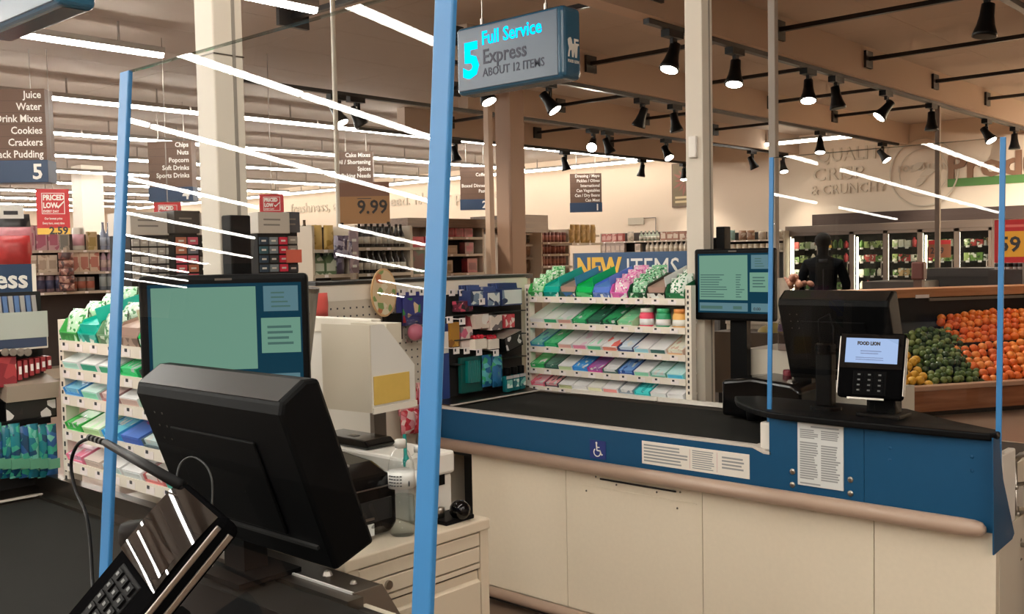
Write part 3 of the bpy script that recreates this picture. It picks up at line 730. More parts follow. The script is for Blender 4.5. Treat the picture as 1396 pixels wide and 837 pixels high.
def bagmesh(w_, h_, d_, seed):
    rr = random.Random(seed); n, m = 7, 8; vs = []; fs = []
    for s in (-1, 1):
        for j in range(m+1):
            for i in range(n+1):
                u = i/n*2-1; v = j/m*2-1
                b = max(0, (1-u**4)*(1-v**4)); wob = (rr.random()-.5)*.12
                vs.append((u*w_/2*(1-.06*abs(v)), s*d_/2*b*(1+wob)+.002*s, (v+1)*h_/2))
    o = (n+1)*(m+1)
    for s in (0, 1):
        for j in range(m):
            for i in range(n):
                a = s*o+j*(n+1)+i; q = (a, a+1, a+n+2, a+n+1); fs.append(q if s == 0 else q[::-1])
    return MB().add(vs, fs)
def candy_box(t_, sty, w_, c1, c2, c3, seed):
    """deep display carton lying on the sloped shelf: open top, low front, torn brown lid behind"""
    h_, d_ = .078, .22
    cut = [(0, 0), (d_, 0), (d_, h_*1.05), (.03, h_*1.0), (.0, h_*.62)]
    M_c = colr(c1)
    m = MB().prism(cut, 'x', -w_/2, -w_/2+.003).prism(cut, 'x', w_/2-.003, w_/2).box(-w_/2, w_/2, 0, d_, 0, .003).box(-w_/2, w_/2, d_-.003, d_, 0, h_*1.05).box(-w_/2, w_/2, 0, .003, 0, h_*.6)
    m.build('carton', M_c, t_)
    MB().box(-w_/2+.004, w_/2-.004, -.0012, 0, .006, h_*.56).build('front_print', printmat('fp'+c1+c3, c3, [c1, c2, 'e8ece4', c1], 42, .4, .4), t_)
    if sty == 'bag':
        for k in range(4):
            b = bagmesh(w_*.9, h_*1.25, .05, seed+k)
            b.build('bag', printmat('bag'+c2+c3, c2, [c3, c2, 'eef2ea', c3], 120, .18, .5), t_, True, loc=(0, .02+.055*k, .012+.006*k)).rotation_euler = (R(-24), 0, 0)
    else:
        MB().box(-w_/2+.004, w_/2-.004, .012, d_-.004, .003, h_*.9).build('inner_packs', colr(c2), t_)
        MB().box(w_/2-.003, w_/2+.0, .02, d_, h_*.9, h_*1.5).build('side_flap', colr(c3 if c2.startswith(('9', '8c7')) else c1), t_)
def make_rack(x0, x1, yf, lips, back_top, items, toprow, name_l, lab_rack, lip_z_tag=True, tag_pitch=.095, right_post=True):
    """gondola rack facing -Y: lips = heights of the shelf lips; every carton is a thing of its own"""
    t = thing('gum_rack', lab_rack, 'rack', ((x0+x1)/2, yf+.2, 0)); b = Vector(t.location)
    def L(): return MB(Matrix.Translation(-b))
    for x_ in ((x0-.012, x1+.012) if right_post else (x0-.012,)):
        up = L().box(x_-.016, x_+.016, yf+.01, yf+.05, .9 if yf > 3 else .9, lips[0]+.06)
        up.build('upright', M_rack, t)
        sl = L(); z_ = .93
        while z_ < lips[0]+.03:
            sl.box(x_-.004, x_+.004, yf+.0085, yf+.011, z_, z_+.014); z_ += .026
        sl.build('slots', M_dark, t)
    L().box(x0, x1, yf+.24, yf+.255, .9, back_top).build('back_panel', M_rackin, t)
    tagme = MB().box(-.022, .022, -.0015, 0, -.010, .010).mesh('price_tag', M_tag)
    chip = MB().box(-.008, .004, -.0022, -.0015, -.002, .010).mesh('chip', M_ink)
    for si, z_ in enumerate(lips):
        sh = L()
        d_ = .23; TS = .42
        sh.prism([(yf, z_-.031), (yf+.006, z_-.031), (yf+.006, z_-.026), (yf+d_, z_-.026+d_*TS), (yf+d_, z_-.02+d_*TS), (yf+.006, z_-.02), (yf+.006, z_), (yf, z_)], 'x', x0, x1)
        s_ = sh.build('shelf', M_rack, t)
        n = int((x1-x0)/tag_pitch); rr = random.Random(si+int(x0*10))
        for k in range(n):
            xt = x0+.04+tag_pitch*k+rr.uniform(-.008, .008)
            o = obj('price_tag', tagme, s_, loc=(xt-b.x, yf-.0005-b.y, z_-.018-b.z))
            obj('ticket_mark', chip, o) if False else None
        cm = L()
        for k in range(n): cm.box(x0+.03+tag_pitch*k, x0+.042+tag_pitch*k, yf-.0035, yf-.002, z_-.015, z_-.006)
        cm.build('tag_holders', M_ink, s_)
    # goods
    slope = math.atan(.42)
    for si, row in enumerate(items):
        z_ = lips[si+1]-.018; n = len(row); pitch = (x1-x0-.02)/n
        for k, it in enumerate(row):
            kind, c1, c2, c3, desc = it
            x_ = x0+.01+pitch*(k+.5)
            g = thing('gum_carton' if kind != 'bottle' else 'gum_jar', '%s, %s' % (desc, name_l % (ORD[k], ORD[si+1])), 'gum' if kind != 'bottle' else 'gum jar', (x_, yf+.012, z_+.002))
            for nm, me in tray(kind, c1, c2, c3, round(min(.1, pitch*.93), 3)): obj(nm, me, g)
            if kind != 'bottle': g.rotation_euler = (slope, 0, rnd.uniform(-.03, .03))
            else: g.rotation_euler = (0, 0, 0)
    n = len(toprow); pitch = (x1-x0)/n
    for k, (sty, c1, c2, c3, desc) in enumerate(toprow):
        g = thing('candy_box', '%s, %s' % (desc, name_l % (ORD[k], 'top')), 'candy box', (x0+pitch*(k+.5), yf+.012, lips[0]-.02))
        candy_box(g, sty, pitch*.96, c1, c2, c3, 20+k)
        g.rotation_euler = (R(15), 0, 0)
    return t
TRAY, LID, BOT = 'tray', 'lid', 'bottle'
rowsN = [
 [(LID, 'd8dcd0', 'c8d2c4', '9cc4ac', 'pale mint gum carton'), (LID, '2f8a62', 'd0d4c4', 'b8c8b4', 'cream gum carton with green front'), (LID, 'b08a80', 'ccd4cc', 'a8bcb0', 'grey white gum carton with tan front'),
  (TRAY, '1f7a4a', '3c9c66', 'dfe8dc', 'green striped gum tray'), (TRAY, '2a3c38', '2c5c48', '88a898', 'dark green black gum tray'), (TRAY, '1e4a38', '2e8654', 'd0dcd0', 'deep green gum tray'), (TRAY, '88a884', '6cae84', 'e0e8d8', 'light green gum tray'),
  (BOT, 'c03850', 'd8b8b0', 'e8e0d8', 'red gum jar'), (BOT, '1f7a52', '3a9a68', 'd8e4dc', 'green gum jar'), (BOT, 'e0904c', 'd07a40', 'f0d8b8', 'orange gum jar')],
 [(TRAY, '2a6a8c', '5ca098', '2c78a8', 'teal blue gum tray'), (TRAY, '1e8a58', '3aa06a', 'c8e4d4', 'bright green gum tray'), (LID, 'c89890', 'd8e6e2', 'cce0da', 'plain pale gum carton with pink front'), (LID, 'c07890', 'e2d4d4', 'c8a8b4', 'white and pink printed gum carton'),
  (LID, '5ab088', 'cfe4d6', '88c8a4', 'mint printed gum carton'), (LID, 'd87868', 'ecdccc', 'd86058', 'white and coral printed gum carton'), (TRAY, '2c3c60', 'a8b4c4', '2c4478', 'navy and white gum tray'), (LID, '88b4d8', 'cfe0ec', '6c94b4', 'light blue printed gum carton'), (LID, '3c5c58', 'd4e8e4', 'c4dcd8', 'pale aqua gum carton'), (TRAY, 'b09888', 'd8c4b0', 'e0903c', 'tan gum tray with orange card')],
 [(TRAY, '2c8a4c', '3a9a5a', '5cb478', 'leaf green gum tray'), (TRAY, '2c4c44', '40685c', '284038', 'black green gum tray'), (LID, 'a8b890', 'd0ecd4', 'c0e4cc', 'pale green tall gum carton'), (TRAY, '3a7ab8', '3c84c0', '58a0d4', 'blue gum tray'), (TRAY, 'a03c80', '8c5c94', 'b85090', 'magenta gum tray'),
  (TRAY, '48605c', 'c4d4cc', '3c4c48', 'white gum tray with dark front'), (TRAY, '2c4888', '6088b8', 'e4ecf0', 'navy and silver gum tray'), (LID, '7cb49c', 'd0f0e4', 'c0e4d8', 'mint white gum carton'), (TRAY, '6c9c8c', 'a8ccbc', '48786c', 'sage gum tray'), (LID, '4ca4d0', 'a8d8ec', '6cbce0', 'sky blue gum carton')],
 [(TRAY, 'c05c70', 'd898a0', 'e0c0c0', 'pink gum tray'), (TRAY, '40383c', 'c0888c', 'e8dcd8', 'black and pink gum tray'), (LID, 'a8ac84', 'dcecd4', 'd0e4c8', 'pale olive gum carton'), (LID, 'e8e8dc', 'e4ece0', 'b4ccb4', 'white speckled gum carton'), (LID, 'd8c8a0', 'ece0c4', 'e4d8b8', 'cream gum carton'),
  (LID, 'd4807c', 'f0e4e0', 'cc4858', 'white gum carton with red print'), (TRAY, '78848c', 'c8d4d8', 'a8b4bc', 'silver grey gum tray'), (TRAY, '2c9ca0', '4cc4c4', '7cdcd8', 'teal striped gum tray'), (LID, 'b8d0d0', 'e0f0f0', 'd0e8e8', 'ice white gum carton'), (LID, 'c0d4d4', 'dcecec', 'd4e4e4', 'frost white gum carton')]]
topN = [('bag', '3c9a50', 'a8dca8', '48a860', 'green and white bag box'), ('box', '0c8c80', '0e9486', '5cc0b0', 'teal carton with raised lid'), ('box', '3a5a50', '94786c', '3c6ca0', 'brown topped carton with blue front'), ('box', '0c9448', '10a050', '58c87c', 'bright green carton'),
        ('box', '4c6cb0', '5474b8', '8098cc', 'blue carton'), ('bag', 'c060a0', 'ecb0cc', 'e070b0', 'pink candy bag box'), ('bag', '1c4830', '8cc89c', '286c40', 'green leaf bag box'), ('box', '2c2820', '8c7468', 'e0dcd0', 'black carton with brown top'), ('bag', '1c5838', 'e0ece0', '2c7c4c', 'white and green mint bag box')]
make_rack(-3.425, -2.47, 3.92, [1.372, 1.238, 1.112, 1.0, .905], 1.47, rowsN, topN, '%s from left, %s shelf of next rack', 'ivory gum rack with five shelves behind the next belt')
rowsO = [
 [(LID, '94c4b4', 'c4e4e0', 'd4ecea', 'aqua white gum carton'), (LID, '2f8a72', 'd0eeee', 'c0e8e8', 'ice blue gum carton with green corner'), (LID, '3a8a6a', 'd4f0ec', 'b8e4d8', 'pale aqua printed gum carton'), (TRAY, '1f9a58', '48b878', '30a868', 'vivid green gum tray'), (TRAY, '38403c', '70988c', 'a8d0c8', 'charcoal gum tray'), (TRAY, '3c6c5c', '7cb49c', '48806c', 'grey green gum tray')],
 [(TRAY, '3c7cb0', '6ca4c4', '5c94c0', 'steel blue gum tray'), (LID, '7cc4a4', 'b0dcc4', '98d0b4', 'seafoam gum carton'), (TRAY, '8c6c6c', 'c8a8a4', '9c4c54', 'brown and rose gum tray'), (LID, 'b09890', 'e4e0dc', 'd4ccc8', 'off white gum carton'), (TRAY, '4c9c74', '8cc8a4', '64b08c', 'mid green gum tray'), (LID, 'c89c88', 'f0e0d4', 'e4ccbc', 'cream pink gum carton')],
 [(TRAY, '2c8a3c', '3a9a48', '58b468', 'grass green gum tray'), (LID, '98b888', 'b4e0b0', 'a0d89c', 'light green tall gum carton'), (TRAY, '3c8cc0', '58a8d4', '4c7cb8', 'cyan gum tray'), (LID, '3c58a0', '4868b0', 'a03c88', 'blue gum carton with magenta side'), (TRAY, '485860', 'a8b8b8', '3c4c54', 'silver and black gum tray'), (TRAY, '607870', 'c4dcd0', '4c6058', 'grey white gum tray')],
 [(TRAY, 'd86c84', 'e89cac', 'f0b8c0', 'bright pink gum tray'), (LID, 'b0a098', 'b0a49c', 'c8a848', 'tan gum carton'), (LID, 'a8d4bc', 'd8f4e4', 'c8ecd8', 'mint white gum carton'), (LID, 'b8dcc8', 'dcf4ec', 'ccecdc', 'snow mint gum carton'), (TRAY, 'a05858', 'dcb8b4', 'c4807c', 'rust red gum tray'), (LID, '3c8c84', 'd0eeee', 'c4e4e4', 'aqua gum carton with teal corner')]]
topO = [('bag', '3c9048', 'c4ecc8', '4ca45c', 'green and white bag box'), ('box', '109080', '129888', '60c8b8', 'teal carton with raised lid'), ('bag', '5c7c60', 'd8ecd8', '5c9468', 'white green bag box'), ('box', '806c60', '9c8478', 'b8a090', 'brown topped carton'), ('box', '0ca050', '10a858', '60d08c', 'emerald carton'), ('bag', '6c70b8', 'e0a0c8', 'd870b0', 'pink and violet candy bag box')]
make_rack(-3.0, -2.28, 1.30, [1.357, 1.275, 1.195, 1.09, .995], 1.44, rowsO, topO, '%s from left, %s shelf of near rack', 'ivory gum rack seen through the left of the big shield', right_post=True)
# ================================================================ PEGBOARD DIVIDER AND END RACKS
M_peg = mat('pegboard', (214, 202, 184), .55)
t = thing('pegboard_divider', 'long cream pegboard divider running between the two lanes behind the white tray', 'divider', (-3.52, 3.25, 0))
T0_ = Matrix.Translation((3.52, -3.25, 0))
arc = [(2.53, 0), (2.53, 1.40)]+[(2.60-.07*math.cos(R(a)), 1.40+.07*math.sin(R(a))) for a in (20, 40, 60, 80)]+[(2.62, 1.47), (4.0, 1.47), (4.0, 0)]
MB(T0_).prism(arc, 'x', -3.56, -3.505).build('board', M_peg, t)
MB(T0_).box(-3.507, -3.497, 2.62, 3.92, .95, 1.40).build('peg_panel', M_peg, t)
h = MB(T0_)
for i in range(34):
    for j in range(12):
        y_, z_ = 2.66+i*.036, .97+j*.036
        h.box(-3.4972, -3.4966, y_-.004, y_+.004, z_-.004, z_+.004)
tag(h.build('peg_holes', M_ink, t), kind='stuff')
MB(T0_).box(-3.57, -3.50, 2.62, 4.0, 1.47, 1.485).build('top_cap', M_dark, t)
MB(T0_).box(-3.506, -3.496, 2.62, 4.0, 1.40, 1.465).build('header_strip', M_rack, t)

def hung(name, px, py, X, label, cat, group=None):
    p = on_x(px, py, X); return thing(name, label, cat, p, R(90), group)     # local -Y faces world +X
def card(px0, py0, px1, py1, label, m, X=-3.48, name='blister_card', cat='package', th=.006, blister=None):
    a = on_x(px0, py0, X); b = on_x(px1, py1, X); w_ = abs(b.y-a.y); h_ = a.z-b.z
    t = thing(name, label, cat, (X, (a.y+b.y)/2, b.z), R(90))
    MB().box(-w_/2, w_/2, -th/2, th/2, 0, h_).build('card', m, t)
    if blister:
        b_ = MB().box(-w_*.36, w_*.36, -.03, -th/2, h_*.1, h_*.6).build('blister', blister, t, bevel=.008)
    return t, w_, h_
ptag_me = MB().box(-.02, .02, -.002, 0, -.016, .016).box(-.013, -.003, -.0026, -.002, -.004, .01, 1).box(-.002, .002, 0, .10, .008, .012).mesh('shelf_ticket', [M_tag, M_ink])
def ticket(px, py, X, n, lab):
    p = on_x(px, py, X); o = obj('shelf_ticket', ptag_me, loc=p, rot=(0, 0, R(90))); tag(o, lab, 'price label', 'white price tickets on the end racks'); return o
# pegboard contents seen left of the tall blue strip
card(540, 399, 600, 440, 'dark blue gift card panel hanging left of the tall blue strip', mat('card_blue', (58, 60, 132), .4), blister=None)
o, w_, h_ = card(549, 407, 573, 438, 'small card with green and red drops on the dark blue panel', printmat('drops', '3a3c84', ['c8383c', '3c9048', 'e8c8a0', '3a3c84'], 26, .4, .3), X=-3.468)
t = hung('oval_sign', 524, 432, -3.44, 'oval cardboard sign standing at the pegboard above the white tray', 'sign')
pts = [(.075*math.cos(2*math.pi*k/24), .11+.11*math.sin(2*math.pi*k/24)) for k in range(24)]
MB().prism(pts, 'y', -.003, .003).build('card', mat('oval_tan', (214, 170, 120), .6), t)
MB().prism([(x*.9, .11+(z-.11)*.92) for x, z in pts], 'y', -.004, -.003).build('print', printmat('oval_print', 'e0c49c', ['c87850', 'e8d8b8', '88a060'], 34, .6, .6), t)
card(524, 428, 546, 462, 'black folded bag hanging beside the oval sign', M_black, X=-3.46, th=.03, name='folded_bag', cat='bag')
t = hung('plush_egg', 567, 466, -3.44, 'pink egg toy in clear wrap under the dark blue panel', 'toy')
MB().ball((0, 0, .045), .04, 14, 9, sc=(1.1, .8, 1)).build('egg', mat('egg_pink', (232, 130, 150), .35), t, True)
bagmesh(.12, .13, .09, 5).build('wrap', glassmat('clear_wrap', (236, 236, 238), 1.4), t, True)
for k, (px, py) in enumerate(((556, 592), (572, 590), (563, 562), (580, 560), (590, 585), (552, 566))):
    t = hung('candy_bag', px, py, -3.40-.02*(k % 3), 'wrapped pink and red candy bag in the cluster left of the tall blue strip', 'candy bag', 'pink candy bags hanging below the white tray')
    bagmesh(.085, .12, .045, 30+k).build('bag', printmat('pinkbag%d' % (k % 2), 'd88890', ['c83848', 'e8c8c4', 'b02838'], 40, .15, .45), t, True)
    MB().box(-.04, .04, -.004, .004, .11, .135).build('header_card', mat('hdr_pink', (226, 170, 166), .5), t)
t = hung('red_pouch', 432, 432, -3.42, 'coral red pouch lying on top of the white partition', 'pouch')
bagmesh(.12, .10, .06, 9).build('bag', mat('coral', (240, 104, 96), .4), t, True)
card(399, 399, 424, 411, 'small pink ticket card at the rounded pegboard corner', mat('ticket_pink', (206, 120, 120), .6), X=-3.47, name='ticket_card', cat='label')
for k, px in enumerate((548, 562, 576, 590)): ticket(px, 398, -3.47, k, 'small white price ticket along the top of the end rack')
for k, px in enumerate((616, 630, 640)): ticket(px, 399, -3.47, k, 'small white price ticket along the top of the end rack')

# ---- end rack of the next lane, right of the blue strip
t = thing('end_rack', 'black backed end rack at the head of the next belt', 'rack', (-3.49, 3.66, 0)); TB = Matrix.Translation((3.49, -3.66, 0))
MB(TB).box(-3.5, -3.49, 3.38, 3.94, .89, 1.40).build('back_board', M_hole, t)
for z_ in (1.30, 1.18, 1.06): MB(TB).box(-3.49, -3.44, 3.4, 3.92, z_-.005, z_).build('shelf', M_dark, t)
M_navyb = mat('leaflet_navy', (48, 62, 108), .4)
def box_x(px0, py0, px1, py1, X, depth, label, mats, name='carton', cat='box', front=None, extra=None):
    """carton whose printed front faces +X; pixel corners give its front on the plane x = X"""
    a = on_x(px0, py0, X); b = on_x(px1, py1, X); w_ = abs(b.y-a.y); h_ = a.z-b.z
    t = thing(name, label, cat, (X, (a.y+b.y)/2, b.z), R(90))
    MB().box(-w_/2, w_/2, 0, depth, 0, h_).build('box', mats, t, bevel=.002)
    if front: MB().box(-w_/2+.004, w_/2-.004, -.0012, 0, h_*.08, h_*.92).build('front_print', front, t)
    return t, w_, h_
def leaflet_tray(px0, py0, px1, py1, X, n, label, m1, m2):
    t, w_, h_ = box_x(px0, py0, px1, py1, X, .10, label, M_navyb, 'leaflet_tray', 'display tray', printmat('lf'+label[:4], 'e0e4e0', ['8094a8', '2c3c5c'], 24, .4, .7))
    for k in range(n):
        o = MB().box(-w_*.44, w_*.44, .0, .008, .01, h_*1.35).build('leaflet', m1 if k % 2 else m2, t); o.location = (0, .006+.09*k/n, 0); o.rotation_euler = (R(-12), 0, 0)
    return t
M_lf1 = mat('leaflet_a', (66, 84, 136), .35); M_lf2 = mat('leaflet_b', (186, 188, 196), .35)
leaflet_tray(641, 396, 660, 416, -3.41, 5, 'dark navy leaflet tray at the left of the end rack top', M_navyb, M_lf1)
leaflet_tray(664, 398, 682, 417, -3.38, 6, 'fanned white and navy leaflet tray at the middle of the end rack top', M_lf2, M_lf1)
leaflet_tray(684, 394, 712, 415, -3.39, 6, 'wide pale leaflet tray at the right of the end rack top', M_lf1, M_navyb)
box_x(626, 411, 645, 424, -3.43, .05, 'pink and black lighter tray under the leaflets', printmat('lighters', '6c2c3c', ['c84c64', '2a2226', 'e0a0a8'], 40), name='lighter_tray', cat='tray')
box_x(648, 429, 667, 447, -3.42, .08, 'white mint carton left of its twin on the end rack', printmat('wm1', 'dccabc', ['e8e0d8', 'b04850'], 26, .4, .6))
box_x(669, 430, 685, 449, -3.41, .08, 'white mint carton in the middle of the end rack', printmat('wm2', 'e0d0c4', ['e8e0d8', '6c6060'], 26, .4, .6))
box_x(686, 429, 702, 446, -3.43, .08, 'red and white printed carton right of the white mint cartons', printmat('rw1', 'd05058', ['ecd8d0', 'c03844'], 40, .4, .5))
box_x(614, 440, 627, 472, -3.45, .02, 'tall mustard gold packet on the end rack', printmat('gold1', 'b8842c', ['8c5c28', 'd0a048'], 24, .4, .6), name='packet', cat='packet')
box_x(629, 446, 645, 474, -3.45, .02, 'white and pink packet right of the mustard gold one', printmat('wp1', 'e4d0c8', ['d86c88', '8c8080'], 26, .4, .6), name='packet', cat='packet')
for k, (px0, px1) in enumerate(((648, 664), (667, 681))):
    t, w_, h_ = box_x(px0, 463, px1, 475, -3.41, .07, ('left' if k == 0 else 'right')+' white tray of shiny red candies on the end rack', M_rack, 'candy_tray', 'tray')
    for j in range(6):
        MB().ball((-w_*.3+w_*.3*(j % 3), .02+.025*(j//3), h_+.008), .013, 8, 5).build('candy', mat('candy_red', (190, 40, 56), .15), t, True)
t, w_, h_ = box_x(690, 456, 714, 474, -3.38, .12, 'long grey topped carton with red side and black front', M_black, 'carton', 'box', printmat('blk1', '241c1c', ['e0dcd8', '3a2c2c'], 40, .4, .75))
MB().box(-w_/2-.01, w_/2, -.005, .16, h_, h_+.006).build('lid', mat('grey_lid', (150, 138, 128), .5), t); t.rotation_euler = (0, R(-14), R(90))
M_teal = mat('pouch_teal', (16, 120, 116), .25); M_tblue = mat('pouch_blue', (32, 96, 140), .25)
t, w_, h_ = box_x(628, 488, 658, 532, -3.44, .02, 'large teal hanging pack at the bottom left of the end rack', mat('dk_teal', (12, 84, 78), .3), 'hanging_pack', 'package')
pk = MB()
for k in range(6): pk.box(-w_*.3+w_*.1*k, -w_*.3+w_*.1*k+w_*.085, -.02, 0, h_*.28, h_*.9)
pk.build('handles', M_teal, t)
for k, (px, py) in enumerate(((664, 527), (678, 527))):
    t = hung('tooth_pouch', px, py, -3.43+.01*k, ('left' if k == 0 else 'right')+' blue green pouch between the teal pack and the mouthwash', 'pouch')
    bagmesh(.075, .16, .03, 40+k).build('pouch', printmat('tp%d' % k, '2a6c9c', ['38a070', '1c5880', '58b0b8'], 44, .2, .5), t, True)
def mouthwash(loc, label, group=None):
    t = thing('mouthwash_bottle', label, 'bottle', loc, R(90))
    MB().box(-.026, .026, -.016, .016, 0, .085).build('bottle', mat('mouthwash', (16, 104, 110), .12), t, bevel=.01, seg=3)
    MB().box(-.02, .02, -.0175, -.016, .022, .062).build('paper_label', printmat('mwl', '7cc4b8', ['d8ece4', '186870'], 44, .4, .6), t)
    MB().lathe([(.018, .085), (.02, .092), (.02, .122), (.017, .125)], 12).build('cap', M_black, t)
    MB().box(-.024, .024, -.0165, -.0155, .068, .084).build('shoulder_band', mat('mw_silver', (190, 190, 190), .3), t)
for k, (px, py) in enumerate(((692, 527), (701, 525), (710, 523))):
    p = on_x(px, py, -3.40-.008*k); mouthwash((p.x, p.y, .892), ('left', 'middle', 'right')[k]+' small teal mouthwash bottle with black cap at the head of the next belt')
for k, (px, py) in enumerate(((657, 411), (674, 413), (622, 478), (636, 478), (653, 480), (676, 481), (613, 436), (630, 438))): ticket(px, py, -3.385, k, 'white price ticket clipped on the end rack of the next lane')
t, w_, h_ = card(601, 442, 613, 545, 'tall dark blue card right of the tall blue strip', mat('card_blue2', (44, 66, 130), .4), X=-3.47)
MB().box(-w_*.3, w_*.4, -.006, -.003, h_*.62, h_*.9).build('white_panel', M_paper, t)

# ---- end rack of the near lane at the left edge
XO = -3.14
t = thing('end_rack', 'black backed end rack at the left edge of the picture', 'rack', (XO-.05, 1.0, 0)); TB = Matrix.Translation((-XO+.05, -1.0, 0))
MB(TB).box(XO-.06, XO-.05, .75, 1.33, .89, 1.50).build('back_board', M_hole, t)
for z_ in (1.33, 1.205, 1.09): MB(TB).box(XO-.05, XO-.0, .76, 1.3, z_-.006, z_).build('shelf', mat('shelf_grey_brown', (110, 96, 84), .6), t)  # shelves in one even grey-brown
def boxo(px0, py0, px1, py1, depth, label, m, **k): return box_x(px0, py0, px1, py1, XO+.02, depth, label, m, **k)
t, w_, h_ = boxo(-60, 448, 66, 474, .10, 'white and navy display tray of slim packs at the left edge', M_rack, name='pack_tray', cat='display tray', front=mat('tray_navy', (54, 66, 92), .4))
MB().box(-w_*.3, w_*.5, -.003, -.001, h_*.45, h_*1.5).build('front_card', mat('grey_card', (186, 190, 182), .5), t)
for k in range(14):
    MB().box(-w_/2+.01+k*(w_-.02)/14, -w_/2+.01+(k+.75)*(w_-.02)/14, .015, .035, .01, h_*2.2).build('slim_pack', mat('pack_grey', (164, 160, 158), .35) if k % 2 else mat('pack_blue', (92, 120, 166), .35), t).rotation_euler = (R(-10), 0, 0)
t, w_, h_ = boxo(-60, 408, 58, 428, .05, 'navy packs standing behind the white and navy tray', printmat('navyrow', '4c5c98', ['303c6c', '6878b0'], 20), name='pack_row', cat='packs'); t.location.x -= .05
for k, px in enumerate((6, 17, 27, 37)):
    p = on_x(px, 480, XO+.03); o = MB().lathe([(.010, 0), (.012, .006), (.0, .008)], 10).build('battery_end', mat('disc_grey', (130, 118, 108), .4), loc=p); o.rotation_euler = (0, R(90), 0)
    tag(o, 'small round grey disc end under the white and navy tray', 'battery', 'round discs under the tray')
t, w_, h_ = boxo(-50, 492, 24, 526, .09, 'red and cream boxed packs at the left edge', printmat('rc1', 'b03c40', ['d8c4b0', '8c2830'], 26, .4, .6), name='boxed_packs', cat='box')
for k in range(6):
    p = on_x(26+8*k, 517-3*k, XO+.01)
    t, w_, h_ = boxo(24+8*k, 492-1.2*k, 31+8*k, 518-3*k, .05, '%s red pack in the row right of the cream box' % ORD[k], mat('pack_red', (150, 48, 52), .35), name='red_pack', cat='pack')
    MB().box(-w_*.3, w_*.3, -.0015, 0, h_*.3, h_*.7).build('pack_print', M_txt, t)
t, w_, h_ = boxo(6, 548, 78, 568, .12, 'black carton with long grey lid and red side above the teal pouches', M_black, name='carton', cat='box', front=printmat('blk2', '1c1818', ['d8d4d0', '2c2020'], 40, .4, .8))
o = MB().box(-w_/2, w_/2, -.002, .10, h_, h_+.05).build('lid', mat('grey_lid2', (168, 152, 136), .5), t); o.rotation_euler = (R(12), 0, 0)
MB().box(w_*.1, w_/2, -.004, -.001, h_, h_+.035).build('red_side', mat('lid_red', (196, 36, 56), .4), t)
for k in range(8):
    t = hung('toothbrush_pouch', -16+12.5*k, 652+(-.2)*k, XO+.03+.004*(k % 2), '%s teal toothbrush pouch from the left under the black carton' % ORD[k], 'pouch')
    bagmesh(.036, .165, .03, 60+k).build('pouch', printmat('tb%d' % (k % 3), ('1c7c88', '2a5c94', '1c6c80')[k % 3], ['38a088', '1c4868', '6cb8a8'], 50, .2, .45), t, True)
    MB().box(-.017, .017, -.02, -.012, .03, .06).build('clear_tip', mat('tip_green', (96, 160, 130), .3), t)
t = thing('hook_rail', 'dark hook rail over the teal toothbrush pouches', 'rail', (XO+.03, 1.0, 0)); TB = Matrix.Translation((-XO-.03, -1.0, 0))
MB(TB).box(XO-.04, XO+.035, .8, 1.31, 1.095, 1.115).build('rail', M_black, t)
# Express card at the left edge
p = on_x(44, 402, -3.3)
t = thing('express_card', 'navy sign ending in ess at the left edge above the packs', 'sign', p, R(78))
MB().box(-.36, 0, -.008, .008, 0, .10).build('card', M_signblue, t)
text('lettering', 'Express', .082, facing((-.012, -.0095, .025)), M_txt, t, 'RIGHT', .002, xs=.95)
MB().box(0, .012, -.01, .012, -.02, .1).box(-.03, .02, -.02, .02, -.04, -.0).build('clip', M_rack, t)

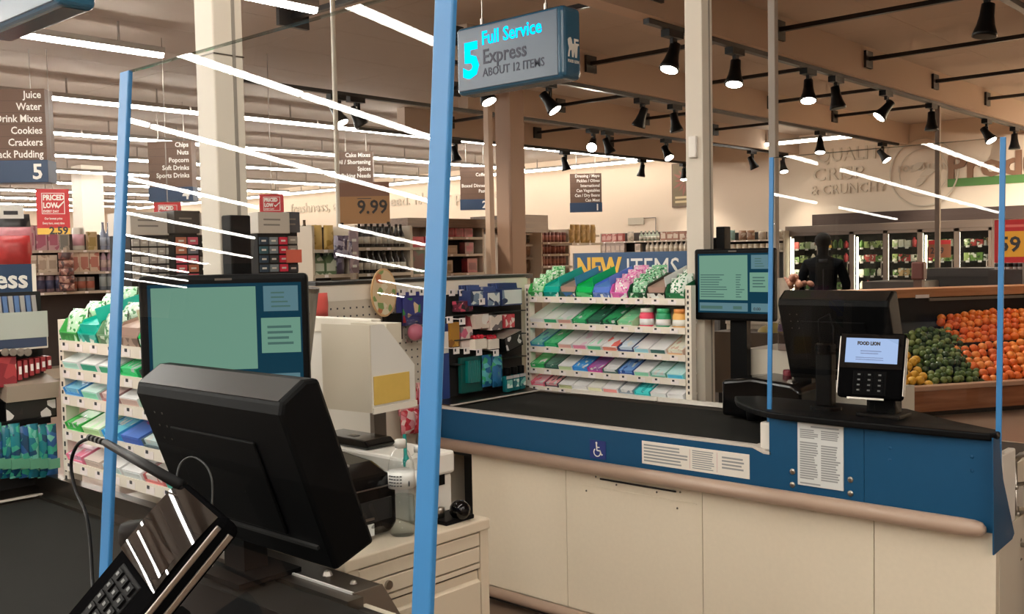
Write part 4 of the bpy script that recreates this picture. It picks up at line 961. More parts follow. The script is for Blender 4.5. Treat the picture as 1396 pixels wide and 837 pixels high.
# ================================================================ DEVICES
M_scr = emat('screen_teal', (20, 56, 72), 1.0); M_scrg = emat('screen_green', (112, 152, 132), 1.0); M_scrp = emat('screen_pale', (92, 124, 132), 1.0)
M_scrt = emat('screen_text', (76, 106, 98), 1.0); M_scrw = emat('screen_lightblue', (168, 192, 232), 1.0); M_scrd = emat('screen_slate', (58, 66, 92), 1.0)
def customer_display(label, loc, rz, rows, pole_to):
    t = thing('customer_display', label, 'screen', loc, rz)
    w_, h_ = .40, .325
    MB().box(-w_/2, w_/2, 0, .045, 0, h_).build('housing', M_black, t, bevel=.012, seg=3)
    s = MB().box(-w_/2+.022, w_/2-.016, -.001, .002, .035, h_-.022).build('screen', M_scr, t)
    x0, x1, z0, z1 = -w_/2+.022, w_/2-.016, .035, h_-.022; sw, sh = x1-x0, z1-z0
    MB().box(x0+.008, x0+sw*.70, -.0016, -.001, z0+sh*.22, z1-.008).build('list_pane', M_scrg, s)
    MB().box(x0+.008, x0+sw*.70, -.0016, -.001, z0+.008, z0+sh*.17).build('total_bar', M_scrp, s)
    MB().box(x0+sw*.75, x1-.008, -.0016, -.001, z1-sh*.26, z1-.008).build('info_pane', M_scrp, s, bevel=.0)
    MB().box(x0+sw*.73, x1-.004, -.0016, -.001, z0+sh*.36, z1-sh*.32).build('offer_pane', M_scrg, s)
    MB().box(x0+sw*.75, x1-.008, -.0016, -.001, z0+.008, z0+sh*.17).build('amount_pane', M_scrp, s)
    l = MB()
    if rows:
        lines(l, x0+.014, x0+sw*.42, z0+sh*.25, z0+sh*.66, 10, -.0016, .4, .5, 3); lines(l, x0+sw*.54, x0+sw*.66, z0+sh*.25, z0+sh*.66, 10, -.0016, .4, .6, 5)
    lines(l, x0+.014, x0+sw*.35, z0+.014, z0+sh*.14, 1, -.0016, .6, 0, 1); lines(l, x0+sw*.5, x0+sw*.62, z0+.014, z0+sh*.14, 1, -.0016, .6, 0, 1)
    lines(l, x0+sw*.8, x1-.02, z1-sh*.24, z1-.02, 4, -.0016, .35, .5, 6); lines(l, x0+sw*.77, x1-.02, z0+sh*.42, z1-sh*.38, 4, -.0016, .45, .3, 7)
    l.build('screen_print', M_scrt, s)
    text('amount', '0.00', .02, facing((x0+sw*.78, -.0025, z0+.014)), M_ink, s)
    MB().box(-.02, .02, -.0015, 0, h_-.014, h_-.009).build('maker_plate', M_dsteel, t)
    MB().box(-.045, .045, .045, .09, h_*.3, h_*.7).build('mount', M_black, t)
    MB().box(-.042, .042, .05, .085, pole_to-loc[2], h_*.4).build('stand_pole', M_black, t)
    return t
customer_display('bright green customer screen on a black post behind the next belt', (-2.262, 3.99, 1.272), R(0), True, .88)
customer_display('big green customer screen standing in front of the broad white pole', (-2.135, 1.325, 1.225), R(50), False, .88)
def touch_monitor(label, loc, w_=.52):
    t = thing('till_monitor', label, 'monitor', loc)
    tl = Matrix.Rotation(R(20), 4, 'X')        # top leans toward the customer side
    h_ = .36
    m = MB(tl); m.prism([(0, 0), (.0, h_-.035), (.012, h_-.014), (.07, h_), (.10, h_-.01), (.10, 0)], 'x', -w_/2, w_/2)
    m.build('housing', M_black, t, bevel=.008)
    MB(tl).add([(-w_/2+.012, .0115, h_-.0135), (w_/2-.012, .0115, h_-.0135), (w_/2-.012, .0695, h_+.0006), (-w_/2+.012, .0695, h_+.0006), (-w_/2+.012, .012, h_-.016), (w_/2-.012, .012, h_-.016), (w_/2-.012, .07, h_-.003), (-w_/2+.012, .07, h_-.003)], [(0, 1, 2, 3), (7, 6, 5, 4), (0, 4, 5, 1), (1, 5, 6, 2), (2, 6, 7, 3), (3, 7, 4, 0)]).build('top_cover', mat('satin_cover', (30, 27, 25), .3, spec=.8), t)
    v = MB(tl)
    for i in range(3):
        for j in range(2): v.box(-w_*.40+.03*j, -w_*.40+.004+.03*j, -.001, 0, h_*.62+.03*i, h_*.62+.004+.03*i)
    v.build('screws', M_dsteel, t)
    MB(tl).box(-w_*.3, w_*.28, -.006, 0, .06, h_*.72).build('back_cover', M_black, t, bevel=.004)
    MB(tl).box(-w_*.2, w_*.45, -.006, 0, .045, .052).build('cover_ridge', M_dark, t)
    MB(tl).box(-w_/2+.03, w_/2-.03, .10, .1015, .03, h_-.03).build('touch_screen', M_scrd, t)
    MB().box(-.25, -.17, .08, .14, loc[2]*0+.888-loc[2], .15).build('stand', M_black, t)
    MB().box(-.25, -.10, .02, .18, .887-loc[2], .898-loc[2]).build('foot', M_black, t)
    return t
touch_monitor('large black till monitor seen from behind in front of the green screen', (-1.725, 1.125, 1.004))
touch_monitor('black till monitor behind the card reader on the next counter', (-1.665, 3.80, 1.06), .45)

def card_reader(label, lcd=True, h_=.222):
    t = thing('card_reader', label, 'card reader')
    w_, d_ = .215, .035
    MB().box(-w_/2, w_/2, 0, d_, -h_, 0).build('body', M_body, t, bevel=.012, seg=3)
    for x_ in (-w_/2-.002, w_/2-.002):
        for ya, yb in ((.004, .011), (.021, .029)): MB().box(x_, x_+.004, ya, yb, -h_*.94, -.014).build('side_trim', M_steel, t, bevel=.0015)
    def dome(x0, x1, z0, z1, y0):      # slightly convex cover glass
        zc, Rr, n = z1-.071, (4.0 if lcd else .72), 18
        vs = []
        for i in range(n+1):
            z_ = z1+(z0-z1)*i/n; y_ = y0+(z_-zc)**2/(2*Rr); vs += [(x0, y_, z_), (x1, y_, z_)]
        return MB().add(vs, [(2*i, 2*i+2, 2*i+3, 2*i+1) for i in range(n)])
    dome(-w_/2+.005, w_/2-.005, -.122, -.006, -.003).build('glass', mat('reader_glass', (12, 10, 10), .015, spec=.3), t, True)
    if lcd:
        s = dome(-w_/2+.022, w_/2-.022, -.104, -.02, -.0036).build('screen', M_scrw, t)
        text('lettering', 'FOOD LION', .016, facing((-.047, -.0042, -.043)), M_ink, s, 'LEFT', .001, xs=.85)
        l = MB(); lines(l, -.035, .035, -.076, -.06, 2, -.0042, .4, .2, 1); lines(l, -.05, .05, -.097, -.083, 2, -.0040, .35, .1, 2); l.build('screen_print', mat('scr_ink', (120, 140, 190), .6), s)
    else:
        dome(-w_/2+.02, w_/2-.02, -.106, -.022, -.0032).build('screen', mat('screen_off', (24, 18, 16), .012, spec=.3), t, True)
    MB().box(-.055, .055, -.0015, .004, -h_+.010, -.130).build('keypad_well', mat('well', (7, 7, 8), .6, spec=.05), t, bevel=.002)
    kb = MB().box(-.011, .011, -.0045, -.001, -.0065, .0065).mesh('key', mat('key_grey', (9, 9, 10), .6, spec=.05))
    for r_ in range(4):
        for c_ in range(3):
            k = obj('key', kb, t, loc=(-.034+.034*c_, 0, -.143-.0175*r_))
            obj('key_print', MB().box(-.005, .004, -.0052, -.0045, -.0025, .0025).mesh('key_print', mat('key_white', (96, 98, 98), .7)), k) if r_*3+c_ == 0 else obj('key_print', bpy.data.meshes['key_print'], k)
    MB().box(-.07, .05, -.003, .0, -h_-.004, -h_+.002).build('chip_slot', M_steel, t)
    return t
r1 = card_reader('card reader with lit pale blue screen on the next counter platform')
r1.location = (-1.335, 3.285, 1.302); r1.rotation_euler = (R(-14), 0, R(6))
st = thing('reader_stand', 'black stand under the lit card reader', 'stand', (-1.325, 3.345, 1.012))
MB().box(-.05, .05, -.02, .04, .012, .14).build('column', M_black, st, bevel=.004); MB().box(-.075, .075, -.05, .06, 0, .014).build('foot', M_black, st, bevel=.004)
r2 = card_reader('tilted card reader in the foreground with tube lights mirrored on its screen', False, .25)
_yw, _tl, _ro = R(-14), R(43), R(-2.9)
u0 = Vector((math.cos(_yw), math.sin(_yw), 0)); b0 = Vector((-math.sin(_yw), math.cos(_yw), 0)); v0 = Vector((0, 0, 1))*math.cos(_tl)+b0*math.sin(_tl)
u_ = u0*math.cos(_ro)+v0*math.sin(_ro); v_ = -u0*math.sin(_ro)+v0*math.cos(_ro); n_ = u_.cross(v_)
org = Vector((-1.197, .668, 1.298))+u_*.0975
sc2 = .195/.215
r2.matrix_world = Matrix(((u_.x, -n_.x, v_.x, org.x), (u_.y, -n_.y, v_.y, org.y), (u_.z, -n_.z, v_.z, org.z), (0, 0, 0, 1))) @ Matrix.Diagonal((sc2, 1, sc2, 1))
st = thing('reader_stand', 'black arm under the tilted foreground card reader', 'stand', (-1.24, .70, 1.012))
MB().box(-.04, .04, -.03, .03, .012, .05).build('column', M_black, st, bevel=.004)
MB().tube([(0, 0, .04), (.05, -.05, .10)], .022, 10).build('tilt_joint', M_black, st); MB().box(-.07, .07, -.06, .06, 0, .014).build('foot', M_black, st, bevel=.004)
# stylus, its cord, and the thin loop of wire
cordpts = [on_y(106, 606, .70), on_y(97, 632, .70), on_y(103, 668, .69), on_y(117, 700, .67), on_y(123, 740, .65), on_y(126, 790, .62), on_y(130, 845, .58)]
t = thing('stylus', 'thick black stylus on a cord rising from the foreground card reader', 'stylus', cordpts[0])
iv = Matrix.Translation(-Vector(cordpts[0]))
s0 = on_y(248, 662, .66); s1 = on_y(145, 604, .70); s2 = on_y(124, 597, .70)
MB(iv).tube([s0, s0.lerp(s1, .5), s1], [.0075, .0072, .006], 12).build('barrel', M_black, t, True)
sp = MB(iv)
for k in range(5): q = s1.lerp(s2, k/4); sp.tube([q, q+(s2-s1)*.12], .0052, 10)
sp.build('strain_relief', M_dark, t)
MB(iv).tube([Vector(c) for c in curve_pts([tuple(s2)]+[tuple(c) for c in cordpts], 6)], .0028, 8).build('cord', M_black, t, True)
lp = [on_y(240, 655, .72), on_y(246, 632, .74), on_y(262, 623, .75), on_y(280, 634, .75), on_y(289, 655, .74), on_y(289, 690, .73)]
o = MB().tube([Vector(c) for c in curve_pts([tuple(c) for c in lp], 6)], .0016, 6).build('wire_loop', M_dark, None, True); tag(o, 'thin looped wire behind the top of the foreground card reader', 'wire')
# hand scanner post on each platform
def scan_post(label, loc):
    t = thing('scanner_post', label, 'stand', loc)
    MB().lathe([(.055, 0), (.055, .01), (.05, .014)], 20).build('foot', M_black, t)
    MB().box(-.03, .03, -.025, .025, .012, .21).build('column', M_black, t, bevel=.008)
    MB().lathe([(.036, .20), (.038, .21), (.038, .235), (.03, .24)], 18).build('cradle', M_gloss, t)
    MB().tube([(-.03, .01, .22), (-.035, .02, .32), (0, .03, .34), (.02, .02, .29), (.025, 0, .235)], .003, 6).build('coil', M_black, t, True)
    return t
scan_post('black scanner post left of the lit card reader', (-1.545, 3.38, 1.012))
pp = on_z(187, 712, 1.10)
t = thing('black_canister', 'round black capped post behind the foreground card reader', 'stand', (pp.x, pp.y, .876))
MB().lathe([(.03, 0), (.03, .18), (.034, .19), (.034, .21), (.03, .222), (.0, .224)], 20).build('post', M_black, t, True)
MB().box(-.012, .008, -.033, -.030, .13, .15).build('sticker', M_dsteel, t)

# metal scanner edge at the near counter end
a = on_z(300, 748, .885); b = on_z(482, 811, .885)
t = thing('metal_edge', 'steel edged plate at the cashier end of the near counter', 'plate', (b.x, b.y, .85))
TB = Matrix.Translation((-b.x, -b.y, -.85))
MB(TB).box(-2.3, b.x, b.y, b.y+.075, .876, .888).build('top_plate', M_dsteel, t)
MB(TB).box(-2.3, b.x, b.y-.003, b.y, .70, .8895).build('face', mat('plate_face', (92, 84, 76), .35, .8), t)
MB(TB).box(-2.3, b.x, b.y-.0045, b.y+.001, .886, .8905).build('bright_edge', mat('edge_highlight', (240, 236, 230), .3), t)  # near-white strip paints the bright highlight on the steel edge
MB(TB).prism([(b.y-.003, .889), (b.y+.075, .889), (b.y+.13, .80), (b.y+.10, .75), (b.y-.003, .75)], 'x', b.x, b.x+.004).build('end_bend', mat('plate_face2', (150, 138, 126), .35, .7), t)
MB(TB).ball((b.x-.05, b.y+.04, .889), .008, 8, 4).ball((b.x-.14, b.y+.04, .889), .012, 8, 4).build('bolts', M_steel, t)
MB(TB).box(b.x-.16, b.x-.07, b.y-.0045, b.y-.003, .835, .862).build('switch', M_black, t)
# ================================================================ CASHIER SIDE OF THE NEAR LANE
M_bisq = mat('cabinet_bisque', (224, 208, 184), .38)
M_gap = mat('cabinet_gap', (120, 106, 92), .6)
XC, CY0, CY1, CZ = -1.83, 1.44, 1.915, .88
t = thing('drawer_cabinet', 'cream steel drawer cabinet in the lower centre foreground', 'cabinet', (-2.3, 1.68, 0)); TB = Matrix.Translation((2.3, -1.68, 0))
MB(TB).box(-2.9, XC-.02, CY0, CY1, 0, CZ-.03).build('carcass', M_bisq, t)
MB(TB).box(-2.9, XC+.004, CY0-.01, CY1+.005, CZ-.03, CZ).build('top', M_bisq, t, bevel=.004)
MB(TB).box(XC-.02, XC, CY1-.03, CY1, 0, CZ-.03).box(XC-.02, XC, CY0, CY0+.03, 0, CZ-.03).build('side_stile', M_bisq, t)
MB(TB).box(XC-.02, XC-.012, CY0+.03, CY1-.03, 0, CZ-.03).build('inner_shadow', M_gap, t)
def front(z0, z1, name='drawer', pull=False):
    if not pull:
        MB(TB).box(XC-.014, XC-.001, CY0+.033, CY1-.033, z0, z1).build(name, M_bisq, t, bevel=.002)
    else:
        d = MB(TB).prism([(XC-.014, z0), (XC-.001, z0), (XC-.001, z1-.05), (XC-.010, z1-.043), (XC-.012, z1-.02), (XC-.012, z1-.016), (XC-.001, z1-.012), (XC-.001, z1), (XC-.014, z1)], 'y', CY0+.033, CY1-.033)
        d.build(name, M_bisq, t)
front(.812, .846, 'fascia_strip'); front(.768, .808, 'fascia_strip')
front(.57, .764, 'drawer', True); front(.36, .566, 'drawer', True); front(.06, .356, 'drawer', True)
q = on_x(506, 790, XC)
MB(TB).tube([(XC-.004, 1.56, .79), (XC+.006, 1.56, .79)], .011, 12).build('lock', M_steel, t)

# ink-black printer on the cabinet
t = thing('slip_printer', 'glossy black printer on the cream cabinet beside the water bottle', 'printer', (-2.06, 1.555, CZ)); 
pf = [(-.20, 0), (.13, 0), (.15, .03), (.15, .13), (.14, .150), (.06, .178), (-.08, .19), (-.20, .17)]
MB().prism(pf, 'y', -.115, .115).build('body', M_gloss, t, bevel=.018, seg=3)
MB().box(.1505, .1525, -.09, .09, .045, .10).build('paper_slot', M_hole, t)
MB().box(.150, .154, -.045, .03, .012, .042).build('white_label', printmat('serial', 'e8e8e4', ['9a9a98', 'e8e8e4'], 60, .5, .7), t)
MB().box(.148, .153, -.115, .115, .128, .131).build('bright_seam', M_steel, t)
MB().box(.150, .156, -.03, .03, .052, .058).build('silver_lip', M_steel, t)
MB().box(.03, .045, -.06, -.04, .186, .190).box(.06, .075, -.08, .02, .176, .181).build('buttons', M_steel, t)

# water bottle
M_clear = glassmat('clear_pet', (253, 254, 254), 1.45, .02); M_water = glassmat('water', (244, 248, 248), 1.33, .02)
def pet(loc, label, h=.235, r=.034, lab=M_paper, capm=None, fill=.42):
    t = thing('water_bottle', label, 'bottle', loc)
    s_ = h/.235
    prof = [(r*.85, 0), (r, .006*s_), (r*.97, .03*s_), (r, .035*s_), (r*.97, .05*s_), (r, .055*s_), (r*.97, .07*s_), (r, .075*s_), (r, .115*s_), (r*.985, .12*s_), (r*.985, .165*s_), (r, .168*s_), (r*.93, .185*s_), (r*.6, .212*s_), (r*.38, .218*s_), (r*.36, .228*s_)]
    MB().lathe(prof, 24).build('shell', M_clear, t, True)
    MB().lathe([(r*.93, .003), (r*.93, .235*fill), (0, .235*fill+.0005)], 20).build('water', M_water, t, True)
    lb = MB().lathe([(r*1.005, .122*s_), (r*1.005, .163*s_)], 24).build('paper_label', lab, t, True)
    MB().lathe([(r*.42, .222*s_), (r*.42, .24*s_), (r*.38, .243*s_), (0, .243*s_)], 16).build('cap', capm or M_white, t, True)
    return t, r, s_
q = on_z(549, 728, CZ)
t, r_, s_ = pet((q.x, q.y, CZ), 'half full clear water bottle with white label on the cream cabinet')
lm = MB(Matrix.Rotation(R(54), 4, 'Z'))
for k in range(4):
    for j in range(5):
        a_ = R(-150+13*j); lm.box((r_+.0008)*math.cos(a_)-.0025, (r_+.0008)*math.cos(a_)+.0025, (r_+.0008)*math.sin(a_)-.0025, (r_+.0008)*math.sin(a_)+.0025, .13+.008*k, .1322+.008*k)
a_ = R(-62); lm.ball(((r_+.0005)*math.cos(a_), (r_+.0005)*math.sin(a_), .135), .0075, 10, 6, sc=(.3, .9, 1))
lm.build('label_print', M_ink, t.children[2])
q = on_z(573, 712, CZ)
t, _, _ = pet((q.x+.0, q.y, CZ), 'second clear bottle holding a teal brush, mostly behind the blue strip', .20, .03, M_paper, fill=.3)
MB().tube([(-.028, -.02, .15), (-.03, -.02, .19), (-.034, -.018, .235)], .005, 8).lathe([(.008, .15), (.009, .17), (.005, .18)], 10, (-.028, -.02, 0)).build('teal_brush', mat('brush_teal', (20, 150, 140), .35), t)
q = on_z(459, 640, 1.0)
t = thing('white_jar', 'round white jar with white cap behind the black printer', 'jar', (-2.5, 1.72, CZ))
MB().lathe([(.04, 0), (.045, .01), (.045, .10), (.03, .125), (.028, .128)], 20).build('body', M_white, t, True)
MB().lathe([(.03, .126), (.031, .155), (.028, .158), (0, .158)], 20).build('cap', M_white, t, True)
# white receipt box printer with black tray on top
t = thing('white_printer', 'white box printer behind the water bottle', 'printer', (-2.15, 1.85, CZ)); 
MB().box(-.29, .19, -.10, .06, 0, .105).build('body', M_white, t, bevel=.006)
MB().box(-.30, .20, -.105, .065, .108, .17).build('cover', M_white, t, bevel=.008)
MB().box(.185, .194, -.02, .03, .08, .13).build('latch', M_black, t)
MB().box(-.02, .12, -.1015, -.1, .03, .034).build('front_seam', M_dsteel, t)
t = thing('black_tray', 'black handset lying on top of the white box printer', 'handset', (-2.26, 1.81, CZ+.17)); t.rotation_euler = (0, 0, R(0))
MB().prism([(-.13, .0), (.12, .0), (.13, .012), (.11, .026), (-.10, .026), (-.13, .014)], 'y', -.05, .05).build('shell', M_gloss, t, bevel=.006)
MB().box(.0, .03, -.02, .0, .0262, .0275).build('chrome_mark', M_steel, t)
t = thing('red_marker', 'thin red marker standing left of the black handset', 'marker', (-2.41, 1.80, CZ+.17))
MB().tube([(0, 0, 0), (-.006, 0, .065)], .005, 8).build('barrel', mat('marker_red', (196, 48, 44), .4), t); MB().tube([(-.006, 0, .06), (-.0075, 0, .085)], .0056, 8).build('cap', mat('marker_red2', (150, 34, 34), .4), t)
t = thing('scanner_cradle', 'black hand scanner lying at the back corner of the cream cabinet', 'scanner', (-1.885, 1.845, CZ))
MB().ball((.02, 0, .03), .03, 14, 8, sc=(1, .9, .9)).build('head', M_gloss, t, True)
MB().box(-.06, .03, -.06, .045, 0, .012).build('base_mat', M_black, t, bevel=.003)
MB().lathe([(.012, .0), (.014, .02), (.012, .026)], 12, (-.02, -.035, .012)).build('dial', M_steel, t, True)

# white partition and wall file
t = thing('white_partition', 'white partition panel behind the near cashier stand', 'partition', (-2.65, 2.06, 0))
MB().box(-.26, .2, -.012, .012, .9, 1.385).build('panel', M_white, t, bevel=.004)
MB().box(-.262, .21, -.02, .02, 1.34, 1.39).build('top_band', M_rack, t, bevel=.004)
MB().box(.19, .21, -.02, .03, .9, 1.36).build('edge_post', M_dsteel, t)
M_file = mat('file_cream', (216, 204, 184), .4)
fx, fy, fz = -2.225, 1.855, 1.135
t = thing('wall_file', 'cream wall file holding a yellow folder, left of the tall blue strip', 'file holder', (fx, fy, fz)); t.rotation_euler = (0, 0, R(6))
side = [(0, 0), (.19, 0), (.19, .12), (.055, .255), (0, .255)]
MB().prism(side, 'x', -.004, 0).build('side_panel', mat('file_white', (232, 226, 216), .4), t)
MB().box(-.20, 0, -.004, 0, 0, .255).build('front_panel', M_file, t)
MB().box(-.20, 0, 0, .19, 0, .004).build('bottom', M_file, t); MB().box(-.2, 0, .186, .19, .004, .12).box(-.2, -.05, .12, .186, .19, .25).build('back_panel', M_file, t)
MB().box(.0005, .004, .006, .158, .022, .105).build('yellow_folder', mat('folder_yellow', (222, 184, 92), .6, noise=(30, .06)), t)
MB().box(.0, .005, .0, .19, -.004, .014).build('lip', M_rack, t)
# grey clear tube leaning by the partition
p = on_y(425, 398, 1.98); q = on_y(417, 510, 1.98)
o = MB().tube([q, p], [.012, .022], 12).build('clear_tube', mat('smoke_tube', (120, 112, 102), .25)); tag(o, 'grey tube standing at the left edge of the white partition', 'tube')
MB().tube([p, p+(p-q)*.05], .024, 12).build('tube_collar', M_dsteel, o)
MB().ball((p.x+.003, p.y-.02, p.z-.07), .006, 8, 5).build('tube_knob', M_black, o)

# ================================================================ CASHIER SIDE OF THE NEXT LANE
t = thing('white_partition', 'cream partition panel behind the black post of the next green screen', 'partition', (-2.62, 4.74, 0))
MB().box(-.1, .36, -.012, .012, 0, 1.24).build('panel', M_cream, t, bevel=.004); MB().box(-.1, .37, -.02, .02, 1.2, 1.245).build('top_band', M_rack, t); MB().box(.28, .30, -.018, -.01, 0, 1.2).build('edge_post', M_rack, t)
p = on_y(1063, 405, 4.5)
t = thing('wall_file', 'white wall file with yellow folder right of the far blue strip', 'file holder', (p.x, 4.5, 1.25)); t.rotation_euler = (0, 0, R(6))
MB().prism([(0, 0), (.19, 0), (.19, .10), (.055, .2), (0, .2)], 'x', -.004, 0).build('side_panel', M_white, t); MB().box(-.14, 0, -.004, 0, 0, .2).build('front_panel', M_file, t)
MB().box(.0005, .004, .006, .165, .012, .10).build('yellow_folder', MATS['folder_yellow'], t)
q = on_z(1035, 545, .9)
t = thing('slip_printer', 'black printer behind the white clamp on the next lane', 'printer', (-1.95, 3.825, .887))
MB().prism([(-.22, 0), (.12, 0), (.14, .03), (.14, .13), (.1, .155), (-.08, .17), (-.22, .15)], 'y', -.1, .12).build('body', M_gloss, t, bevel=.015, seg=3)
MB().box(.05, .07, -.03, .0, .158, .163).build('silver_button', M_steel, t); MB().lathe([(.03, 0), (.033, .05), (.02, .06)], 14, (-.05, -.13, .0)).build('roll_knob', M_black, t, True)
p = on_y(1072, 478, 4.1)
t = thing('water_bottle', 'tall clear bottle with purple label beside the next till monitor', 'bottle', (p.x-.005, 4.1, 1.14))
MB().lathe([(.032, 0), (.033, .1), (.028, .13), (.012, .17), (.012, .19)], 18).build('shell', glassmat('clear_pet2', (225, 220, 224), 1.5), t, True)
MB().lathe([(.0335, .085), (.031, .115)], 18).build('paper_label', mat('label_purple', (110, 84, 112), .5), t, True); MB().lathe([(.014, .188), (.014, .205), (0, .206)], 12).build('cap', M_white, t, True)
o = MB().box(-.14, .22, -.09, .2, .86, 1.138).build('white_shelf_box', M_cream, loc=(p.x-.06, 4.2, 0)); tag(o, 'cream box shelf under the clear bottle behind the next counter', 'shelf')
p = on_y(1074, 505, 3.95)
t = thing('red_bottle', 'dark glossy bottle with red neck beside the far blue strip', 'bottle', (p.x+.01, 3.93, .88))
MB().lathe([(.05, 0), (.055, .02), (.055, .07), (.045, .1), (.022, .12)], 20).build('body', M_gloss, t, True); MB().lathe([(.02, .118), (.02, .19), (.018, .195), (0, .195)], 16).build('neck', mat('neck_red', (140, 44, 58), .35), t, True)
o = MB().box(-.12, .06, -.1, .1, 0, .015).build('paper_pad', M_paper, loc=(-1.80, 4.05, 1.0)); tag(o, 'white paper pad behind the black scanner post', 'paper')
o = MB().box(-.30, .22, -.16, .16, .0, 1.0).build('low_cabinet', M_cream, loc=(-1.78, 4.12, 0)); tag(o, 'cream low cabinet behind the next counter', 'cabinet')
# yellowish fruit seen past the screen post
for k, (px, py, s_) in enumerate(((1048, 455, .05), (1056, 452, .05), (1062, 458, .045))):
    p = on_y(px, py, 4.6); o = MB().ball((0, 0, 0), s_, 12, 8, sc=(1.2, 1, .9)).build('melon', mat('melon_olive', (168, 150, 84), .5), None, True, loc=p); tag(o, ('left','middle','right')[k]+' olive yellow fruit seen between the far blue strip and the bottle', 'fruit')
o = MB().box(-.3, .14, -.1, .12, .86, 1.175).build('fruit_shelf', mat('fruit_shelf', (90, 76, 64), .6), loc=(p.x-.02, 4.6, 0)); tag(o, 'brown stand carrying the olive yellow fruit behind the next lane', 'stand')

# ---- metal gate right of the counter end
t = thing('swing_gate', 'chrome tube gate with white panel at the right edge', 'gate', (-.86, 3.5, 0))
def gp(px, py): q = on_y(px, py, 3.5); return q-Vector((-.86, 3.5, 0))
MB().tube([gp(1383, 628), gp(1386, 700), gp(1388, 760), gp(1392, 764)], .008, 10).tube([gp(1383, 628), gp(1392, 620), gp(1430, 616)], .009, 10).tube([gp(1388, 742), gp(1430, 748)], .008, 10).tube([gp(1385, 660), gp(1430, 656)], .006, 8).tube([gp(1386, 698), gp(1430, 700)], .006, 8).build('tube_frame', M_steel, t, True)
a = gp(1386, 662); b = gp(1440, 697)
MB().box(a.x, b.x, -.006, .006, b.z, a.z).build('white_board', mat('gate_board', (186, 176, 164), .5), t)
for z_ in (gp(1385, 664), gp(1387, 700), gp(1388, 735)): MB().ball(z_, .012, 10, 6).build('clamp', M_steel, t, True)
MB().box(-.012, .012, -.012, .012, 0, gp(1388, 760).z).build('post', M_dsteel, t)
# ================================================================ PRODUCE DEPARTMENT
M_wood = woodmat('stand_wood', (130, 78, 50), (172, 112, 76), 0, .4)
M_wood2 = woodmat('ledge_wood', (168, 112, 72), (206, 148, 104), 0, .35)
SD = Vector((math.cos(R(58)), math.sin(R(58)), 0))     # stand runs along this
S0 = on_z(1300, 566, 0.0); S0.z = 0
SRZ = R(58)
def S(x, y, z): return Vector((x, y, z))
t = thing('produce_stand', 'wooden produce bin with brown front holding citrus on the right', 'produce stand', S0, SRZ)
# local: x along stand, y away from viewer
MB().box(-1.9, 2.0, 0.05, 1.9, 0, .06).build('kick', M_kick, t)
MB().box(-1.9, 2.0, 0, .05, .05, .25).build('front_board', M_wood, t)
MB().box(-1.9, 2.0, -.03, .08, .25, .295).build('rim_rail', mat('rim_tan', (190, 150, 124), .3), t, bevel=.008)
MB().prism([(.05, .14), (.05, .20), (1.02, .82), (1.02, .76)], 'x', -1.9, 2.0).build('bin_slope', M_hole, t)
MB().box(-1.9, 2.0, 1.02, 1.06, .3, 1.10).build('back_board', M_hole, t)
MB().box(-1.9, 2.0, .98, 1.34, 1.07, 1.16).build('ledge', M_wood2, t, bevel=.006)
MB().box(.5, 3.2, .965, .985, 1.03, 1.06).build('chrome_rail', M_steel, t)
for x_ in (-.62, .33): MB().box(x_, x_+.16, .955, .967, 1.065, 1.10).build('price_ticket', M_tag, t)
MB().box(-1.9, 2.0, 1.06, 1.32, 0, 1.07).build('rear_carcass', M_dark, t)
def fruit(name, rad, cols, label, cat, grp, x0, x1, d0, d1, rows, seed, hump=0.06, edge0=0, edge1=0, n=10):
    """spheres heaped on the sloping bin floor between x0..x1; edge0/edge1 slide the sides per unit of depth"""
    rr = random.Random(seed); cnt = 0
    mes = []
    for c in cols:
        b = MB().ball((0, 0, 0), rad, n, 7, sc=(1, 1, .93)); mes.append(b.mesh(name, c, True))
    d_ = d0; row = 0
    while d_ <= d1+1e-6:
        xa = x0+edge0*(d_-d0); xb = x1+edge1*(d_-d0); x_ = xa+(rad if row % 2 else 0)
        while x_ <= xb:
            z_ = .20+.639*(d_-.05)+rad*1.0+hump*math.sin(math.pi*min(1, max(0, (x_-xa)/(xb-xa+1e-6))))+rr.uniform(-.012, .02)
            p = t.matrix_world if False else None
            wp = Matrix.Translation(S0) @ Matrix.Rotation(SRZ, 4, 'Z') @ Vector((x_+rr.uniform(-.012, .012), d_+rr.uniform(-.01, .01), z_))
            o = obj(name, rr.choice(mes), None, loc=wp, rot=(rr.uniform(0, 6), rr.uniform(0, 6), 0)); tag(o, label, cat, grp); cnt += 1
            x_ += rad*2.03
        d_ += rad*1.62; row += 1
    return cnt
M_or = [mat('orange_a', (240, 118, 40), .4, bump=(300, .1)), mat('orange_b', (232, 104, 44), .4), mat('orange_c', (246, 136, 52), .4)]
M_ma = [mat('mandarin_a', (236, 112, 40), .4), mat('mandarin_b', (244, 144, 60), .4)]
M_li = [mat('lime_a', (74, 96, 40), .35), mat('lime_b', (92, 112, 52), .35), mat('lime_c', (56, 74, 34), .3), mat('lime_d', (112, 124, 64), .4)]
M_le = [mat('lemon_a', (226, 170, 52), .4), mat('lemon_b', (234, 182, 70), .4)]
fruit('orange', .046, M_or, 'orange in the upper heap right of the limes', 'orange', 'oranges heaped in the upper bin', .50, 2.3, .60, 1.0, 6, 3, .05, .33)
fruit('orange', .048, M_ma, 'orange in the lower heap beside the dark limes', 'orange', 'oranges heaped in the lower bin', .47, 1.9, .12, .52, 6, 5, .04, -.15)
fruit('lime', .036, M_li, 'lime heaped between the lemons and the oranges', 'lime', 'limes heaped in the wooden bin', -.17, .44, .12, .78, 9, 8, .05, .31, .38)
fruit('lemon', .045, M_le, 'lemon in the small heap right of the lit card reader', 'lemon', 'lemons heaped in the wooden bin', -.56, -.18, .12, .44, 4, 11, .05, .6, .3)
